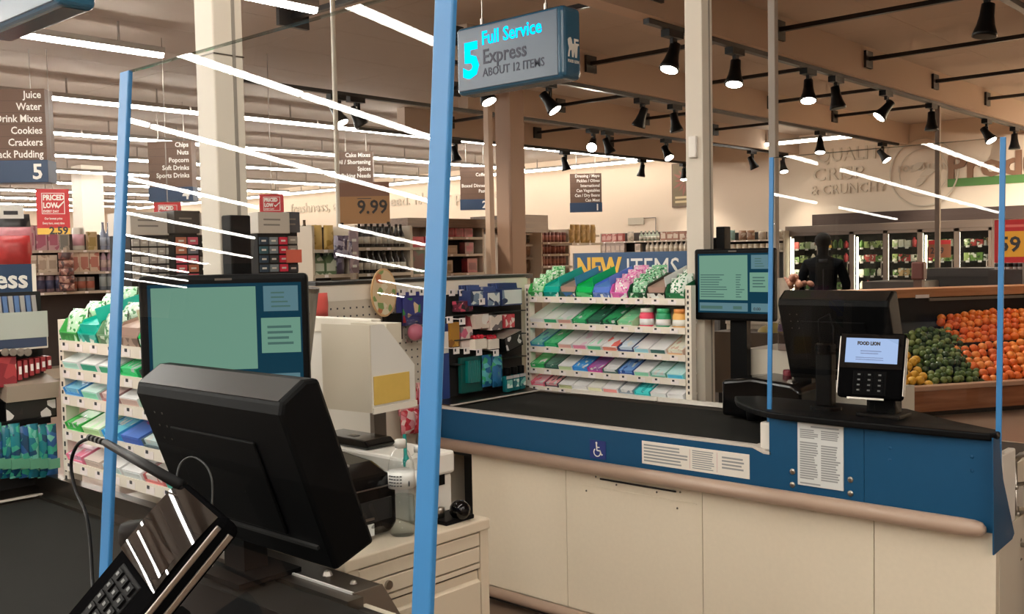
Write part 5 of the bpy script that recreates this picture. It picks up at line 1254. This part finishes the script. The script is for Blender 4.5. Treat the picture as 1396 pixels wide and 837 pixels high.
dv = MB().prism([(.555, .45), (.575, .45), (.575, .62), (.555, .62)], 'x', .45, 2.4).build('divider', M_hole, t)
# bagged onions / potatoes on the ledge at the left
M_po = [mat('potato_a', (176, 124, 96), .6), mat('potato_b', (150, 100, 80), .6)]
rr = random.Random(4)
pm_ = [MB().ball((0, 0, 0), .042, 9, 6, sc=(1.2, .9, .85)).mesh('potato', m, True) for m in M_po]
for k in range(16):
    px = 1068+rr.random()*40; p = on_y(px, 392-rr.random()*(16 if px < 1092 else 6), 10.9+.2*rr.random())
    o = obj('potato', pm_[k % 2], loc=p, rot=(rr.random()*3, rr.random()*3, 0)); tag(o, 'tan potato in the pile right of the slim grey pole', 'potato', 'potatoes piled right of the grey pole')
p = on_y(1086, 394, 11.0)
o = MB().box(-.3, .3, -.2, .2, 0, p.z-.03).build('potato_table', M_kick, loc=(p.x-.05, 11.0, 0)); tag(o, 'dark table under the tan potato pile', 'table')
# wood ledge continuing left behind the till monitor
a = on_y(1072, 398, 8.6)

# person seen from behind in dark clothes
def person(loc, rz, label):
    t = thing('person', label, 'person', loc, rz)
    V = []; E = []; Rr = []
    def add(p, r, par=None):
        V.append(p); Rr.append(r)
        if par is not None: E.append((par, len(V)-1))
        return len(V)-1
    pel = add((0, 0, .96), (.165, .12)); wst = add((0, 0, 1.12), (.155, .115), pel); chest = add((0, 0, 1.30), (.185, .125), wst); up = add((0, .01, 1.43), (.15, .10), chest)
    nk = add((0, .02, 1.51), (.058, .058), up); hd0 = add((0, .03, 1.58), (.068, .078), nk); hd1 = add((0, .035, 1.67), (.082, .098), hd0); hd2 = add((0, .03, 1.735), (.06, .07), hd1)
    for s in (-1, 1):
        sh = add((.185*s, 0, 1.42), (.07, .07), up); el = add((.27*s, .02, 1.17), (.058, .058), sh); wr = add((.25*s, .17, 1.02), (.042, .042), el); ha = add((.24*s, .24, .99), (.036, .03), wr)
        for f in range(4): add((.24*s+(-.026+.018*f), .31+.01*(f in (1, 2)), .975), (.010, .010), ha)
        add((.24*s-.04*s, .27, 1.0), (.012, .012), ha)
        hp = add((.095*s, 0, .88), (.10, .105), pel); kn = add((.105*s, .015, .49), (.065, .068), hp); an = add((.11*s, -.01, .10), (.048, .05), kn); add((.12*s, .13, .04), (.045, .035), an)
    me = bpy.data.meshes.new('body'); me.from_pydata(V, E, []); o = bpy.data.objects.new('body', me); COL.objects.link(o)
    o.parent = t
    o.modifiers.new('skin', 'SKIN'); sk = me.skin_vertices[0].data if me.skin_vertices else None
    if sk is None:
        bm_ = None
    else:
        for i, r in enumerate(Rr): sk[i].radius = r
        sk[0].use_root = True
    ss = o.modifiers.new('sub', 'SUBSURF'); ss.levels = 1; ss.render_levels = 2
    me.materials.append(mat('dark_jacket', (13, 15, 18), .9, spec=.05))
    hair = MB().ball((0, .02, 1.70), .105, 14, 9, sc=(.92, 1.0, .95)).build('hair', mat('dark_hair', (14, 11, 10), .8, spec=.1), t, True)
    MB().ball((0, .065, 1.655), .078, 12, 8, sc=(.9, .95, 1.15)).build('face', mat('skin_tone', (120, 84, 66), .5), t, True)
    for s in (-1, 1): MB().ball((.092*s, .04, 1.66), .022, 8, 6, sc=(.4, .7, 1)).build('ear', mat('skin_tone', (120, 84, 66), .5), t, True)
    MB().ball((0, .145, 1.65), .014, 8, 5, sc=(.8, 1, 1.3)).build('nose', MATS['skin_tone'], t, True)
    for s in (-1, 1): MB().ball((.03*s, .13, 1.675), .009, 8, 5).build('eye', M_white, t, True)
    MB().box(-.022, .022, .132, .138, 1.605, 1.611).build('mouth', mat('lip', (110, 60, 54), .5), t)
    MB().tube([(0, .0, 1.50), (0, .01, 1.47)], [.078, .105], 16).build('collar', mat('dark_jacket2', (20, 23, 28), .7), t, True)
    MB().box(-.006, .006, -.135, -.128, 1.08, 1.36).build('back_seam', mat('dark_jacket2', (20, 23, 28), .7), t)
    return t
d = _ray(1122, 330); P_ = CAMP+d*(12.0)
person((P_.x, P_.y, 0), R(25), 'person in dark jacket seen from behind at the cooler doors')

# ---- coolers along the back wall
YC = 20.9
M_cool = mat('cooler_frame', (112, 96, 84), .45); M_coolin = mat('cooler_inner', (36, 32, 30), .6)
M_strip = emat('cooler_strip', (255, 240, 210), 16.0)
cx0 = on_y(1074, 350, YC).x; ctop = on_y(1150, 306, YC).z
t = thing('cooler', 'long glass door cooler along the back wall under the faint lettering', 'cooler', (cx0, YC, 0))
dw = [0, 2.45*0+.0]
edges = [on_y(px, 350, YC).x-cx0 for px in (1075, 1118, 1162, 1208, 1255, 1305, 1352)]
Lc = edges[-1]
MB().box(0, Lc, .85, .9, 0, ctop).build('back', M_coolin, t); MB().box(0, Lc, 0, .9, 0, .42).build('base', M_cool, t); MB().box(-.02, Lc+.02, -.04, .9, ctop-.16, ctop).build('header', M_cool, t, bevel=.01)
MB().box(-.06, 0, 0, .9, 0, ctop).box(Lc, Lc+.06, 0, .9, 0, ctop).build('end_wall', M_cool, t)
MB().box(.3, Lc+1.8, .6, .75, ctop+.0, on_y(1200, 287, YC).z).build('fascia_board', mat('fascia_brown', (60, 42, 34), .7), t)
M_cglass = glassmat('cooler_glass', (232, 234, 232), 1.3)
COOLP = ['6c8c44', '9cac68', 'd8d4c4', 'b84440', '8c9c5c', 'e0dcd0', '54743c', 'd8b080', 'ece8e0', 'a8b888']
cool_me = [MB().box(-.055, .055, -.05, .05, 0, .15).mesh('package', printmat('cool'+c, c, ['e0dcd0', '3c4c28', c], 22, .35, .6)) for c in COOLP]+[MB().lathe([(.045, 0), (.05, .06), (.05, .13), (.02, .17), (.02, .19)], 10).mesh('package', mat('coolj'+c, c, .3), True) for c in ('a8383c', 'd8d0c0', '5c8040')]
def rgbhex(c): return c
for i in range(6):
    xa, xb = edges[i], edges[i+1]
    fr = MB().box(xa, xa+.05, -.05, 0, .42, ctop-.16).box(xb-.05, xb, -.05, 0, .42, ctop-.16).box(xa, xb, -.05, 0, ctop-.22, ctop-.16).box(xa, xb, -.05, 0, .42, .48)
    d_ = fr.build('door', M_cool, t)
    MB().box(xa+.05, xb-.05, -.03, -.025, .48, ctop-.22).build('door_glass', M_cglass, d_)
    MB().tube([(xb-.07, -.08, 1.0), (xb-.07, -.08, 1.35)], .012, 8).build('handle', M_dsteel, d_)
    if i in (0, 2, 4): MB().box(xa+.09, xa+.12, .0, .03, .7, ctop-.28).build('light_strip', M_strip, t)
    MB().box(xa+.008, xa+.045, .005, .03, .55, ctop-.24).build('light_strip', M_strip, t)
    for j, z_ in enumerate((.72, 1.02, 1.32, 1.62)):
        MB().box(xa+.04, xb-.04, .05, .8, z_-.02, z_).build('shelf', M_coolin, t)
        tg = MB(); x_ = xa+.15
        while x_ < xb-.12: tg.box(x_, x_+.07, .04, .05, z_-.03, z_+.01); x_ += .23
        tg.build('shelf_tags', M_tag, t)
        x_ = xa+.14; rr = random.Random(i*10+j)
        fam = rr.sample(range(len(cool_me)), 3)
        while x_ < xb-.1:
            o = obj('cooler_package', cool_me[fam[int((x_-xa)/(xb-xa)*2.99)]], loc=(cx0+x_, YC+.16+rr.random()*.04, z_+.001)); o.scale = (1, 1, .8+.3*rr.random())
            tag(o, 'small package on the shelves behind cooler door %s from the left' % ORD[i], 'package', 'packages behind cooler door %d' % (i+1))
            x_ += .125
p = on_y(1124, 333, YC-.1); o = MB().box(-.16, .16, -.005, .005, -.08, .08).build('yellow_card', M_yel, loc=p); tag(o, 'small yellow card on a cooler door behind the person', 'sign')
# cooler further right: dark open case, red and yellow price cards
p = on_y(1281, 338, 17.0); 
t = thing('price_card', 'red edged tan price card in front of the coolers right of the thin pole', 'sign', (p.x, 17.0, p.z), R(15))
MB().box(-.17, .17, -.008, .008, -.16, .13).build('card', mat('price_tan', (150, 92, 62), .5), t); MB().box(-.17, .17, -.009, .007, .06, .13).build('red_band', M_red, t)
text('price', '2.99', .14, facing((-.14, -.012, -.09)), M_ink, t, 'LEFT', .003, xs=.85); MB().tube([(0, .02, -.16), (0, .02, -p.z+.02)], .012, 6).build('stem', M_dsteel, t)
p = on_y(1364, 356, 13.0)
t = thing('price_card', 'big red and yellow price card reading 59 cents at the right edge', 'sign', (p.x-.05, 13.0, p.z), R(12))
MB().box(-.02, .75, -.01, .01, -.02, .50).build('card', M_red, t); MB().box(.03, .75, -.012, -.008, .05, .36).build('yellow_panel', mat('price_yel2', (242, 176, 56), .5), t)
text('price', '59', .25, facing((.02, -.015, .12)), M_ink, t, 'LEFT', .006); text('cents', '¢', .18, facing((.33, -.015, .2)), M_ink, t, 'LEFT', .004)
MB().box(.1, .7, -.0125, -.0095, .41, .44).build('red_print', mat('red_print', (232, 120, 110), .5), t); MB().tube([(.3, .02, -.02), (.3, .02, -p.z+.02)], .015, 6).build('stem', M_dsteel, t)
# low dark display fixtures between the ledge and the coolers
for k, (px0, px1, py, Y, lab, colr_) in enumerate(((1262, 1356, 366, 15.5, 'dark low display case before the right coolers', (40, 32, 28)), (1180, 1248, 384, 14.0, 'brown low produce table behind the wooden ledge', (86, 62, 46)))):
    a = on_y(px0, py, Y); b = on_y(px1, py, Y)
    t = thing('display_case', lab, 'display case', ((a.x+b.x)/2, Y, 0))
    w_ = (b.x-a.x)/2
    MB().box(-w_, w_, 0, .8, 0, a.z-.12).build('body', mat('case%d' % k, colr_, .5), t); MB().box(-w_-.03, w_+.03, -.04, .84, a.z-.12, a.z).build('top', mat('case_top', (58, 48, 42), .4), t)
p = on_y(1253, 350, 12.4)
t = thing('scale_post', 'reddish brown box on a post beside the thin brown pole', 'post', (p.x, 12.4, 0))
MB().box(-.05, .05, -.05, .05, 0, 1.2).build('post', mat('post_brown', (92, 60, 44), .5), t); MB().box(-.075, .075, -.07, .07, 1.2, 1.42).build('box', mat('bin_brown', (96, 46, 36), .5), t, bevel=.02)
# bottles and jars beneath the red price card on the ledge
jm = MB().lathe([(.035, 0), (.038, .01), (.038, .09), (.025, .115), (.025, .13)], 12).mesh('jar', mat('jar_white', (214, 206, 200), .35), True)
jl = MB().lathe([(.0385, .03), (.0385, .075)], 12).mesh('jar_label', mat('jar_blk', (44, 40, 40), .5), True)
for k in range(6):
    p = on_y(1360+8*k, 372, 13.6); o = obj('dressing_jar', jm, loc=(p.x, 13.6+.02*(k % 2), 1.30)); tag(o, '%s small white jar from left below the 59 cent card' % ORD[k], 'jar', 'white jars below the 59 cent card'); obj('jar_label', jl, o)
p0 = on_y(1352, 372, 13.6)
o = MB().box(0, 1.6, -.15, .3, 0, 1.295).build('jar_counter', mat('jar_counter', (52, 40, 34), .5), loc=(p0.x, 13.6, 0)); tag(o, 'dark counter carrying white jars at the right edge', 'counter')
# ================================================================ FAR SHELVES AND RACKS
M_gond = mat('gondola_cream', (196, 180, 160), .5); M_gdark = mat('gondola_dark', (58, 48, 44), .6)
PM = {}
def prod_mesh(kind, col, c2=None, w_=.1, h_=.2):
    key = (kind, col, c2, w_, h_)
    if key in PM: return PM[key]
    m1 = printmat('far_'+col+(c2 or ''), col, [c2 or col, col], 16, .4, .62)
    if kind == 'carton': me = MB().box(-w_/2, w_/2, 0, w_*.6, 0, h_).box(-w_*.36, w_*.36, -.002, 0, h_*.2, h_*.7, 1).mesh('carton', [m1, mat('farlab_'+(c2 or col), c2 or col, .5)])
    elif kind == 'bottle':
        r = w_/2; me = MB().lathe([(r*.92, 0), (r, h_*.03), (r, h_*.55), (r*.4, h_*.75), (r*.36, h_*.95), (r*.4, h_*.955), (r*.4, h_), (0, h_)], 10, (0, r, 0)).lathe([(r*1.01, h_*.15), (r*1.01, h_*.45)], 10, (0, r, 0), 1).mesh('bottle', [mat('farb_'+col, col, .2), mat('farlab_'+(c2 or 'e0dcd0'), c2 or 'e0dcd0', .5)], True)
    elif kind == 'can':
        r = w_/2; me = MB().lathe([(r*.9, 0), (r, h_*.04), (r, h_*.94), (r*.9, h_), (0, h_)], 10, (0, r, 0)).lathe([(r*1.01, h_*.2), (r*1.01, h_*.7)], 10, (0, r, 0), 1).mesh('can', [mat('farb_'+col, col, .35), mat('farlab_'+(c2 or 'e0dcd0'), c2 or 'e0dcd0', .5)], True)
    elif kind == 'bag':
        b = bagmesh(w_, h_, w_*.45, int(col, 16) % 50); b.v = [(x, y+w_*.25, z) for x, y, z in b.v]; me = b.mesh('bag', m1, True)
    elif kind == 'jug':
        r = w_/2; me = MB().box(-r, r, 0, 2*r, 0, h_*.62).prism([(-r, h_*.62), (r, h_*.62), (r*.3, h_*.85), (r*.3, h_), (-r*.3, h_), (-r*.3, h_*.85)], 'y', r*.3, r*1.7).box(-r*.8, r*.8, -.003, 0, h_*.15, h_*.5, 1).mesh('jug', [m1, mat('farlab_'+(c2 or 'e0dcd0'), c2 or 'e0dcd0', .5)])
    PM[key] = me; return me
def gondola(name, label, cat, X, px0, px1, shelf_py, top_py, rows, depth=.45, rz=R(90), back=True, sides=True, ppy=None, mback=None, group=None, Yp=None, deck=None):
    """shelving whose face lies on the plane x = X (or y = Yp). shelf_py = image heights of the shelf fronts"""
    on = (lambda a, b: on_x(a, b, X)) if Yp is None else (lambda a, b: on_y(a, b, Yp))
    pm = (px0+px1)/2
    a = on(px0, shelf_py[0]); b = on(px1, shelf_py[0])
    w_ = (b-a); w_.z = 0; w_ = w_.length
    mid = (a+b)/2; zs = [on(pm, q).z for q in shelf_py]; ztop = on(pm, top_py).z
    loc = Vector((X if Yp is None else mid.x, mid.y if Yp is None else Yp, 0)); rz = rz if Yp is None else 0
    t = thing(name, label, cat, loc, rz, group)
    if back: MB().box(-w_/2, w_/2, depth-.03, depth, 0, ztop).build('back_panel', mback or M_gdark, t)
    if sides:
        for x_ in (-w_/2, w_/2): MB().box(x_-.015, x_+.015, .02, depth, 0, ztop).build('side_panel', M_gond, t)
    MB().box(-w_/2, w_/2, .02, depth, 0, .14).build('base', M_gond, t)
    for z_ in zs:
        s_ = MB().box(-w_/2, w_/2, 0, depth-.03, z_-.035, z_).build('shelf', deck or M_gond, t)
        tg = MB(); x_ = -w_/2+.12
        while x_ < w_/2-.08: tg.box(x_, x_+.05, -.003, 0, z_-.032, z_-.004); x_ += .31
        tg.build('shelf_tags', M_tag, s_)
    Mw = Matrix.Translation(loc) @ Matrix.Rotation(rz, 4, 'Z')
    for i, row in enumerate(rows):
        # row: list of (fraction0, fraction1, kind, col, c2, w, h, label-word)
        for (f0, f1, kind, col, c2, pw, ph, word) in row:
            me = prod_mesh(kind, col, c2, pw, ph); x_ = -w_/2+w_*f0+pw/2+.005; k = 0
            while x_ < -w_/2+w_*f1-pw/2+.01:
                o = obj(word.split()[-1], me, loc=Mw @ Vector((x_+rnd.uniform(-.006, .006), .03+rnd.uniform(0, .02), zs[i]+.001)), rot=(0, 0, rz+rnd.uniform(-.06, .06)))
                tag(o, '%s, %s shelf, %s' % (word, ORD[i], label), cat2(kind), '%s %s %d' % (word, name, i)); x_ += pw*1.06; k += 1
    return t, w_, zs, ztop
def cat2(k): return {'carton': 'carton', 'bottle': 'bottle', 'can': 'can', 'bag': 'bag', 'jug': 'jug'}[k]
# A: left gondola end
gondola('gondola', 'cream gondola at the far left', 'shelf', -14, 8, 163, [341, 371, 398], 318, [
 [(.16, .46, 'carton', 'd0a8ac', 'b86c80', .15, .34, 'pink grey carton'), (.46, .6, 'carton', 'b8b0a4', '8c8c84', .15, .30, 'grey carton'), (.6, .72, 'can', 'c8c0b4', 'd0a0a8', .16, .32, 'pale tub'), (.72, .84, 'carton', 'c8b088', 'a89058', .13, .26, 'tan carton'), (.84, 1.02, 'bottle', '8c94a8', 'a0a8b8', .09, .4, 'blue grey bottle')],
 [(.18, .5, 'carton', 'd0c0ac', 'b09c88', .13, .24, 'cream carton'), (.54, .84, 'carton', 'd8c0a8', 'b87868', .14, .30, 'pale tan carton'), (.84, 1.02, 'bottle', 'a88c98', 'c0a8a0', .09, .36, 'mauve bottle')],
 [(.18, .52, 'can', '6c5458', '3c3c54', .12, .24, 'dark can'), (.54, .82, 'can', '8c7c70', 'a8604c', .12, .2, 'brown can'), (.82, 1.02, 'can', '6c747c', '98a0a0', .1, .28, 'grey can')]])
# clip strip of cans in front and hanging bags
p = on_x(91, 396, -13.93)
t = thing('clip_strip', 'vertical strip of brown red cans in front of the far left gondola', 'display', p, R(70))
MB().box(-.02, .02, .01, .05, 0, .60).build('strip', M_gond, t)
for k in range(5):
    MB().lathe([(.09, 0), (.098, .005), (.098, .095), (.09, .1), (0, .1)], 12, (0, -.085, .0+.107*k)).build('can', printmat('clipcan', '7c5048', ['4c3838', 'b08878'], 20, .35, .5), t, True)
for k, (px, py, c, lab) in enumerate(((20, 330, '2c2a2c', 'dark hanging snack bag at the far left top'), (22, 348, 'c8848c', 'pale pink hanging snack bag at the far left'), (20, 360, 'b83c3c', 'red hanging snack bag at the far left above the ess sign'))):
    p = on_x(px, py, -8.2+.09*k); t = thing('snack_bag', lab, 'bag', p, R(70))
    bagmesh(.24, .22, .09, 80+k).build('bag', mat('snack'+c, c, .3, noise=(14, .3)), t, True)
p = on_x(15, 298, -8.1); t = thing('price_ticket', 'white price card over the hanging snack bags at far left', 'price label', p, R(66)); MB().box(-.09, .09, -.004, .004, 0, .1).build('card', M_paper, t); MB().box(-.05, .05, -.006, -.004, .03, .06).build('print', M_ink, t)

# B, C: black gift card towers
GC = ['c83848', '3c5c88', 'd0d0cc', '24201f', '4c8890', 'e04c64', '8c98a0', 'c87c5c', '1c2430', '6c7c90']
def gift_rack(X, px0, px1, pytop, pybot, cols, rowsn, label, seed, pal, header='e0d8cc'):
    a = on_x(px0, pytop, X); b = on_x(px1, pytop, X); w_ = abs(b.y-a.y); ztop = a.z; zbot = on_x(px0, pybot, X).z
    t = thing('gift_card_rack', label, 'rack', (X, (a.y+b.y)/2, 0), R(90)); rr = random.Random(seed)
    MB().box(-w_/2, w_/2, 0, .3, 0, ztop).build('body', M_hole, t)
    MB().box(-w_/2-.01, w_/2+.01, -.03, .3, ztop-.16, ztop).build('header_box', mat('hdr'+header, header, .5), t, bevel=.004)
    hp = MB(); lines(hp, -w_*.36, w_*.3, ztop-.12, ztop-.04, 2, -.03, .3, .3, seed); hp.build('print_lines', mat('hdr_print', (150, 144, 136), .6), t)
    cw = w_/cols; ch = (ztop-.18-zbot)/rowsn
    cm = {}
    for i in range(cols):
        for j in range(rowsn):
            c = rr.choice(pal[i % len(pal)] if isinstance(pal[0], list) else pal)
            if c not in cm: cm[c] = MB().box(-cw*.42, cw*.42, -.012, 0, 0, ch*.8).mesh('gift_card', mat('gc'+c, c, .35)); cm[c+'p'] = MB().box(-cw*.25, cw*.2, -.0135, -.012, ch*.3, ch*.5).mesh('card_print', M_txt)
            o = obj('gift_card', cm[c], t, loc=(-w_/2+cw*(i+.5), -.005, ztop-.18-ch*(j+1)+ch*.08)); obj('card_print', cm[c+'p'], o)
    return t
gift_rack(-6.6, 176, 234, 289, 385, 5, 5, 'black gift card tower with pale cards left of the broad white pole', 2, ['d0ccc4', 'b8b4ac', 'c8c0b4', '8c8884', 'd8d4cc'])
gift_rack(-6.5, 236, 268, 287, 385, 2, 5, 'narrow gift card column with pink and grey cards', 5, ['e06478', '787c88', 'c87c60', 'd04858'], '4c4844')
gift_rack(-6.5, 269, 292, 290, 385, 2, 5, 'black gift card tower touching the broad white pole', 7, ['24211f', '3c3834', '1c1c1e', 'a0988c', '2c2c30'])
gift_rack(-6.45, 350, 390, 289, 372, 3, 4, 'black gift card tower with red cards right of the broad white pole', 11, [['2c3c4c', '34485c', '3c6470'], ['98a4b0', '88949c', '5c98a0', '3c4448'], ['e03450', 'd83048', 'e8506c']])
gift_rack(-6.55, 389, 404, 289, 372, 1, 4, 'slim side of the gift card tower with grey panels', 12, ['5c6470', 'b0aca4', '3c4048'], '5c6068')
# D: grey bottle shelf
gondola('gondola', 'shelf of grey brown bottles left of the yellow bags', 'shelf', -11.5, 399, 432, [325, 343, 362, 384], 306, [
 [(0, 1, 'bottle', '6c5c4c', '8c7c68', .1, .26, 'brown bottle')], [(0, 1, 'bottle', '6c6458', '9c9480', .1, .2, 'grey bottle')], [(0, 1, 'bottle', '7c6c54', 'a09078', .1, .22, 'tan bottle')], [(0, 1, 'can', '8c7c74', 'b0a090', .12, .22, 'pale can')]])
p = on_x(401, 358, -6.4); o = MB().box(-.06, .06, -.005, .005, 0, .1).build('coral_card', mat('coral_card', (232, 112, 88), .5), loc=p, rot=(0, 0, R(70))); tag(o, 'small coral square card at the edge of the gift card tower', 'card')
# E: snack and wine unit
gondola('snack_display', 'open end display with yellow bags left of the wine shelf', 'shelf', -8.6, 429, 480, [340, 374], 308, [
 [(.03, .62, 'bag', 'd8b468', 'b08c3c', .14, .26, 'yellow snack bag')], [(.03, .62, 'jug', '5c7450', 'c8ccb8', .14, .24, 'green labelled jug'), (.62, .98, 'bag', '5c5064', '8c84a0', .14, .2, 'purple bag')]], depth=.4)
for k in range(5):
    p = on_x(463+5*(k % 3), 352-8*(k // 3), -8.5); t = thing('purple_bag', 'shiny purple grey bag hanging between the yellow bags and the wine shelf', 'bag', p, R(80), 'purple bags beside the wine shelf'); bagmesh(.14, .18, .07, 90+k).build('bag', printmat('purp', '64586c', ['a8a0b0', '443c54'], 20, .2, .5), t, True)
gondola('wine_shelf', 'dark wine shelf right of the yellow bags', 'shelf', -8.75, 488, 562, [337, 372], 307, [
 [(.05, .97, 'bottle', '1c1816', 'c4bcac', .086, .27, 'dark wine bottle')], [(.05, .97, 'bottle', '1c1614', 'd0c8b8', .086, .27, 'dark wine bottle')]], depth=.35, mback=M_hole)
p = on_x(483, 372, -8.55); t = thing('shelf_talker', 'pale pink sign strip left of the wine bottles', 'sign', p, R(90)); MB().box(-.06, .06, -.01, .01, 0, .46).build('strip', printmat('talk', '98848c', ['b8a0a4', '7c6468'], 12, .5, .5), t)
for k, z_ in enumerate((.06, .2, .34)): MB().box(-.03, .03, -.013, -.01, z_, z_+.03).build('sticker', M_txt, t)
# low counter with a dark top running behind the pegboard
a = on_x(470, 384, -7.6); b = on_x(740, 374, -7.6)
t = thing('low_counter', 'long low counter with dark top behind the pegboard divider', 'counter', (-7.8, (a.y+b.y)/2, 0), R(90)); w_ = b.y-a.y
MB().box(-w_/2, w_/2, 0, .5, 0, a.z-.05).build('body', M_gond, t); MB().box(-w_/2-.02, w_/2+.02, -.03, .52, a.z-.05, a.z).build('top', M_dark, t)
# F: red boxes and kiosk
gondola('kiosk_shelf', 'red box kiosk left of blue strip', 'shelf', -9.6, 563, 604, [337, 373], 309, [
 [(.05, .95, 'carton', 'c03440', 'a82c3c', .2, .14, 'red carton')], [(.05, .6, 'carton', '3c5038', '5c3430', .22, .34, 'dark green carton'), (.6, 1, 'carton', '8c6c4c', 'a08468', .16, .12, 'kraft carton')]], mback=mat('kiosk_back', (190, 160, 140), .5))
gondola('kiosk_shelf', 'red box kiosk left of tan pole', 'shelf', -9.9, 605, 660, [323, 346, 372], 308, [
 [(.1, .95, 'carton', 'b03840', '8c2c34', .17, .14, 'red carton')], [(.1, .5, 'carton', 'b49c84', 'c4ac94', .2, .12, 'cream carton'), (.55, .95, 'carton', '6c3c38', '8c3440', .18, .16, 'maroon carton')], [(.0, .4, 'carton', 'b8a48c', '988468', .2, .18, 'pale carton'), (.4, .6, 'bag', '5c6c4c', '788868', .2, .3, 'green bag'), (.6, 1, 'carton', '8c3438', '702c34', .2, .2, 'dark red carton')]])
a = on_x(556, 303, -9.7); b = on_x(742, 297, -9.7)
t = thing('kiosk_canopy', 'long brown wooden canopy board above the red box kiosks', 'canopy', (-9.75, (a.y+b.y)/2, a.z-.0), R(90)); w_ = b.y-a.y
MB().box(-w_/2, w_/2, -.05, .9, -.06, .06).build('board', woodmat('canopy_wood', (84, 62, 48), (112, 86, 66), 0), t)
MB().box(w_/2-.62, w_/2+.05, -.08, .9, -.12, .14).build('end_board', MATS['canopy_wood'], t)
for x_ in (-w_/2+.1, w_/2-.1): MB().box(x_-.05, x_+.05, .7, .8, -a.z, -.06).build('post', M_gond, t)
# G: shelves right of the shaded column
gondola('gondola', 'shelf of brown bags right of the shaded column', 'shelf', -10.4, 688, 735, [317, 333, 351, 373], 306, [
 [(.02, .98, 'bag', '9c7c68', 'c8ac94', .22, .2, 'tan bag')], [(.02, .5, 'bag', '4c4440', '7c746c', .2, .22, 'dark bag'), (.5, 1, 'bag', '70685c', '98907c', .2, .24, 'grey bag')], [(.02, .98, 'bag', '9c7860', 'b89880', .22, .24, 'brown bag')], [(.02, .98, 'bag', '7c6450', '94806c', .22, .24, 'coffee brown bag')]], back=True)
gondola('jar_shelf', 'stepped shelf of reddish jars left of the kraft bags', 'shelf', -10.2, 740, 777, [330, 346, 362], 312, [
 [(.03, .98, 'can', '74423c', 'a4685c', .085, .16, 'reddish jar')], [(.03, .98, 'can', '6c3a34', 'a06050', .085, .16, 'reddish jar')], [(.03, .98, 'can', '784840', 'a8705c', .085, .16, 'reddish jar')]], mback=M_gond)
t, w_, zs, zt = gondola('bag_table', 'display of kraft paper bags above the NEW ITEMS sign', 'shelf', -9.6, 780, 822, [331, 362], 345, [
 [(.0, 1.0, 'bag', 'b08c50', '98783c', .13, .2, 'kraft bag')], []], back=False, sides=False)
gondola('bag_table', 'upper tier of kraft paper bags above the NEW ITEMS sign', 'shelf', -10.1, 781, 817, [320], 325, [[(.0, 1.0, 'bag', 'b89454', 'a07c40', .13, .17, 'kraft bag')]], back=False, sides=False)
# I: shelves on the back wall
gondola('wall_shelf', 'wall shelving with mixed packs left of the white power pole', 'shelf', 0, 818, 952, [328, 343], 316, [
 [(.0, .27, 'carton', 'a85850', 'c8988c', .16, .2, 'red brown pack'), (.27, .4, 'bag', 'c8b8a4', 'a89c8c', .2, .24, 'cream bag'), (.4, .62, 'bottle', '98a090', 'c0bcac', .11, .24, 'pale bottle'), (.62, 1, 'carton', '9c6c58', 'd0bca8', .17, .2, 'tan red pack')],
 [(.0, .3, 'carton', 'b09c90', 'c8b4a4', .14, .24, 'beige pack'), (.36, .46, 'carton', 'd0c0ac', 'b0a090', .16, .2, 'cream pack'), (.46, .98, 'bottle', 'c8bcac', 'd8ccb8', .13, .26, 'cream bottle')]], Yp=20.6, mback=M_gdark)
gondola('wall_shelf', 'wall shelving with mixed packs right of the white power pole', 'shelf', 0, 978, 1068, [327, 342], 316, [
 [(.0, .3, 'bag', '7c9890', 'b0b8a8', .2, .24, 'green grey bag'), (.3, .6, 'bag', '8c6850', 'b0a08c', .2, .22, 'brown bag'), (.6, 1, 'bag', 'a89884', 'c4b8a4', .2, .2, 'beige bag')],
 [(.0, 1, 'can', 'c8bca8', 'd4c8b4', .14, .16, 'cream can')]], Yp=20.6, mback=M_hole)

# NEW ITEMS sign over the next gum rack
p = on_y(783, 376, 4.215); q = on_y(940, 342, 4.215)
t = thing('new_items_sign', 'navy sign reading NEW ITEMS behind the top candy boxes', 'sign', (p.x, 4.22, 1.40))
w_ = q.x-p.x; h_ = q.z-1.40
MB().box(0, w_, -.005, .005, 0, h_).build('card', mat('sign_navy2', (52, 84, 122), .5), t)
text('lettering', 'NEW', .155, facing((.02, -.0065, h_-.135)), mat('sign_gold', (240, 186, 70), .5), t, 'LEFT', .006, xs=.80)
text('lettering', 'ITEMS', .15, facing((w_*.47, -.0065, h_-.135)), M_txt, t, 'LEFT', 0, xs=.84)
MB().box(-.008, .0, -.006, .006, 0, h_).build('edge_frame', M_dsteel, t)
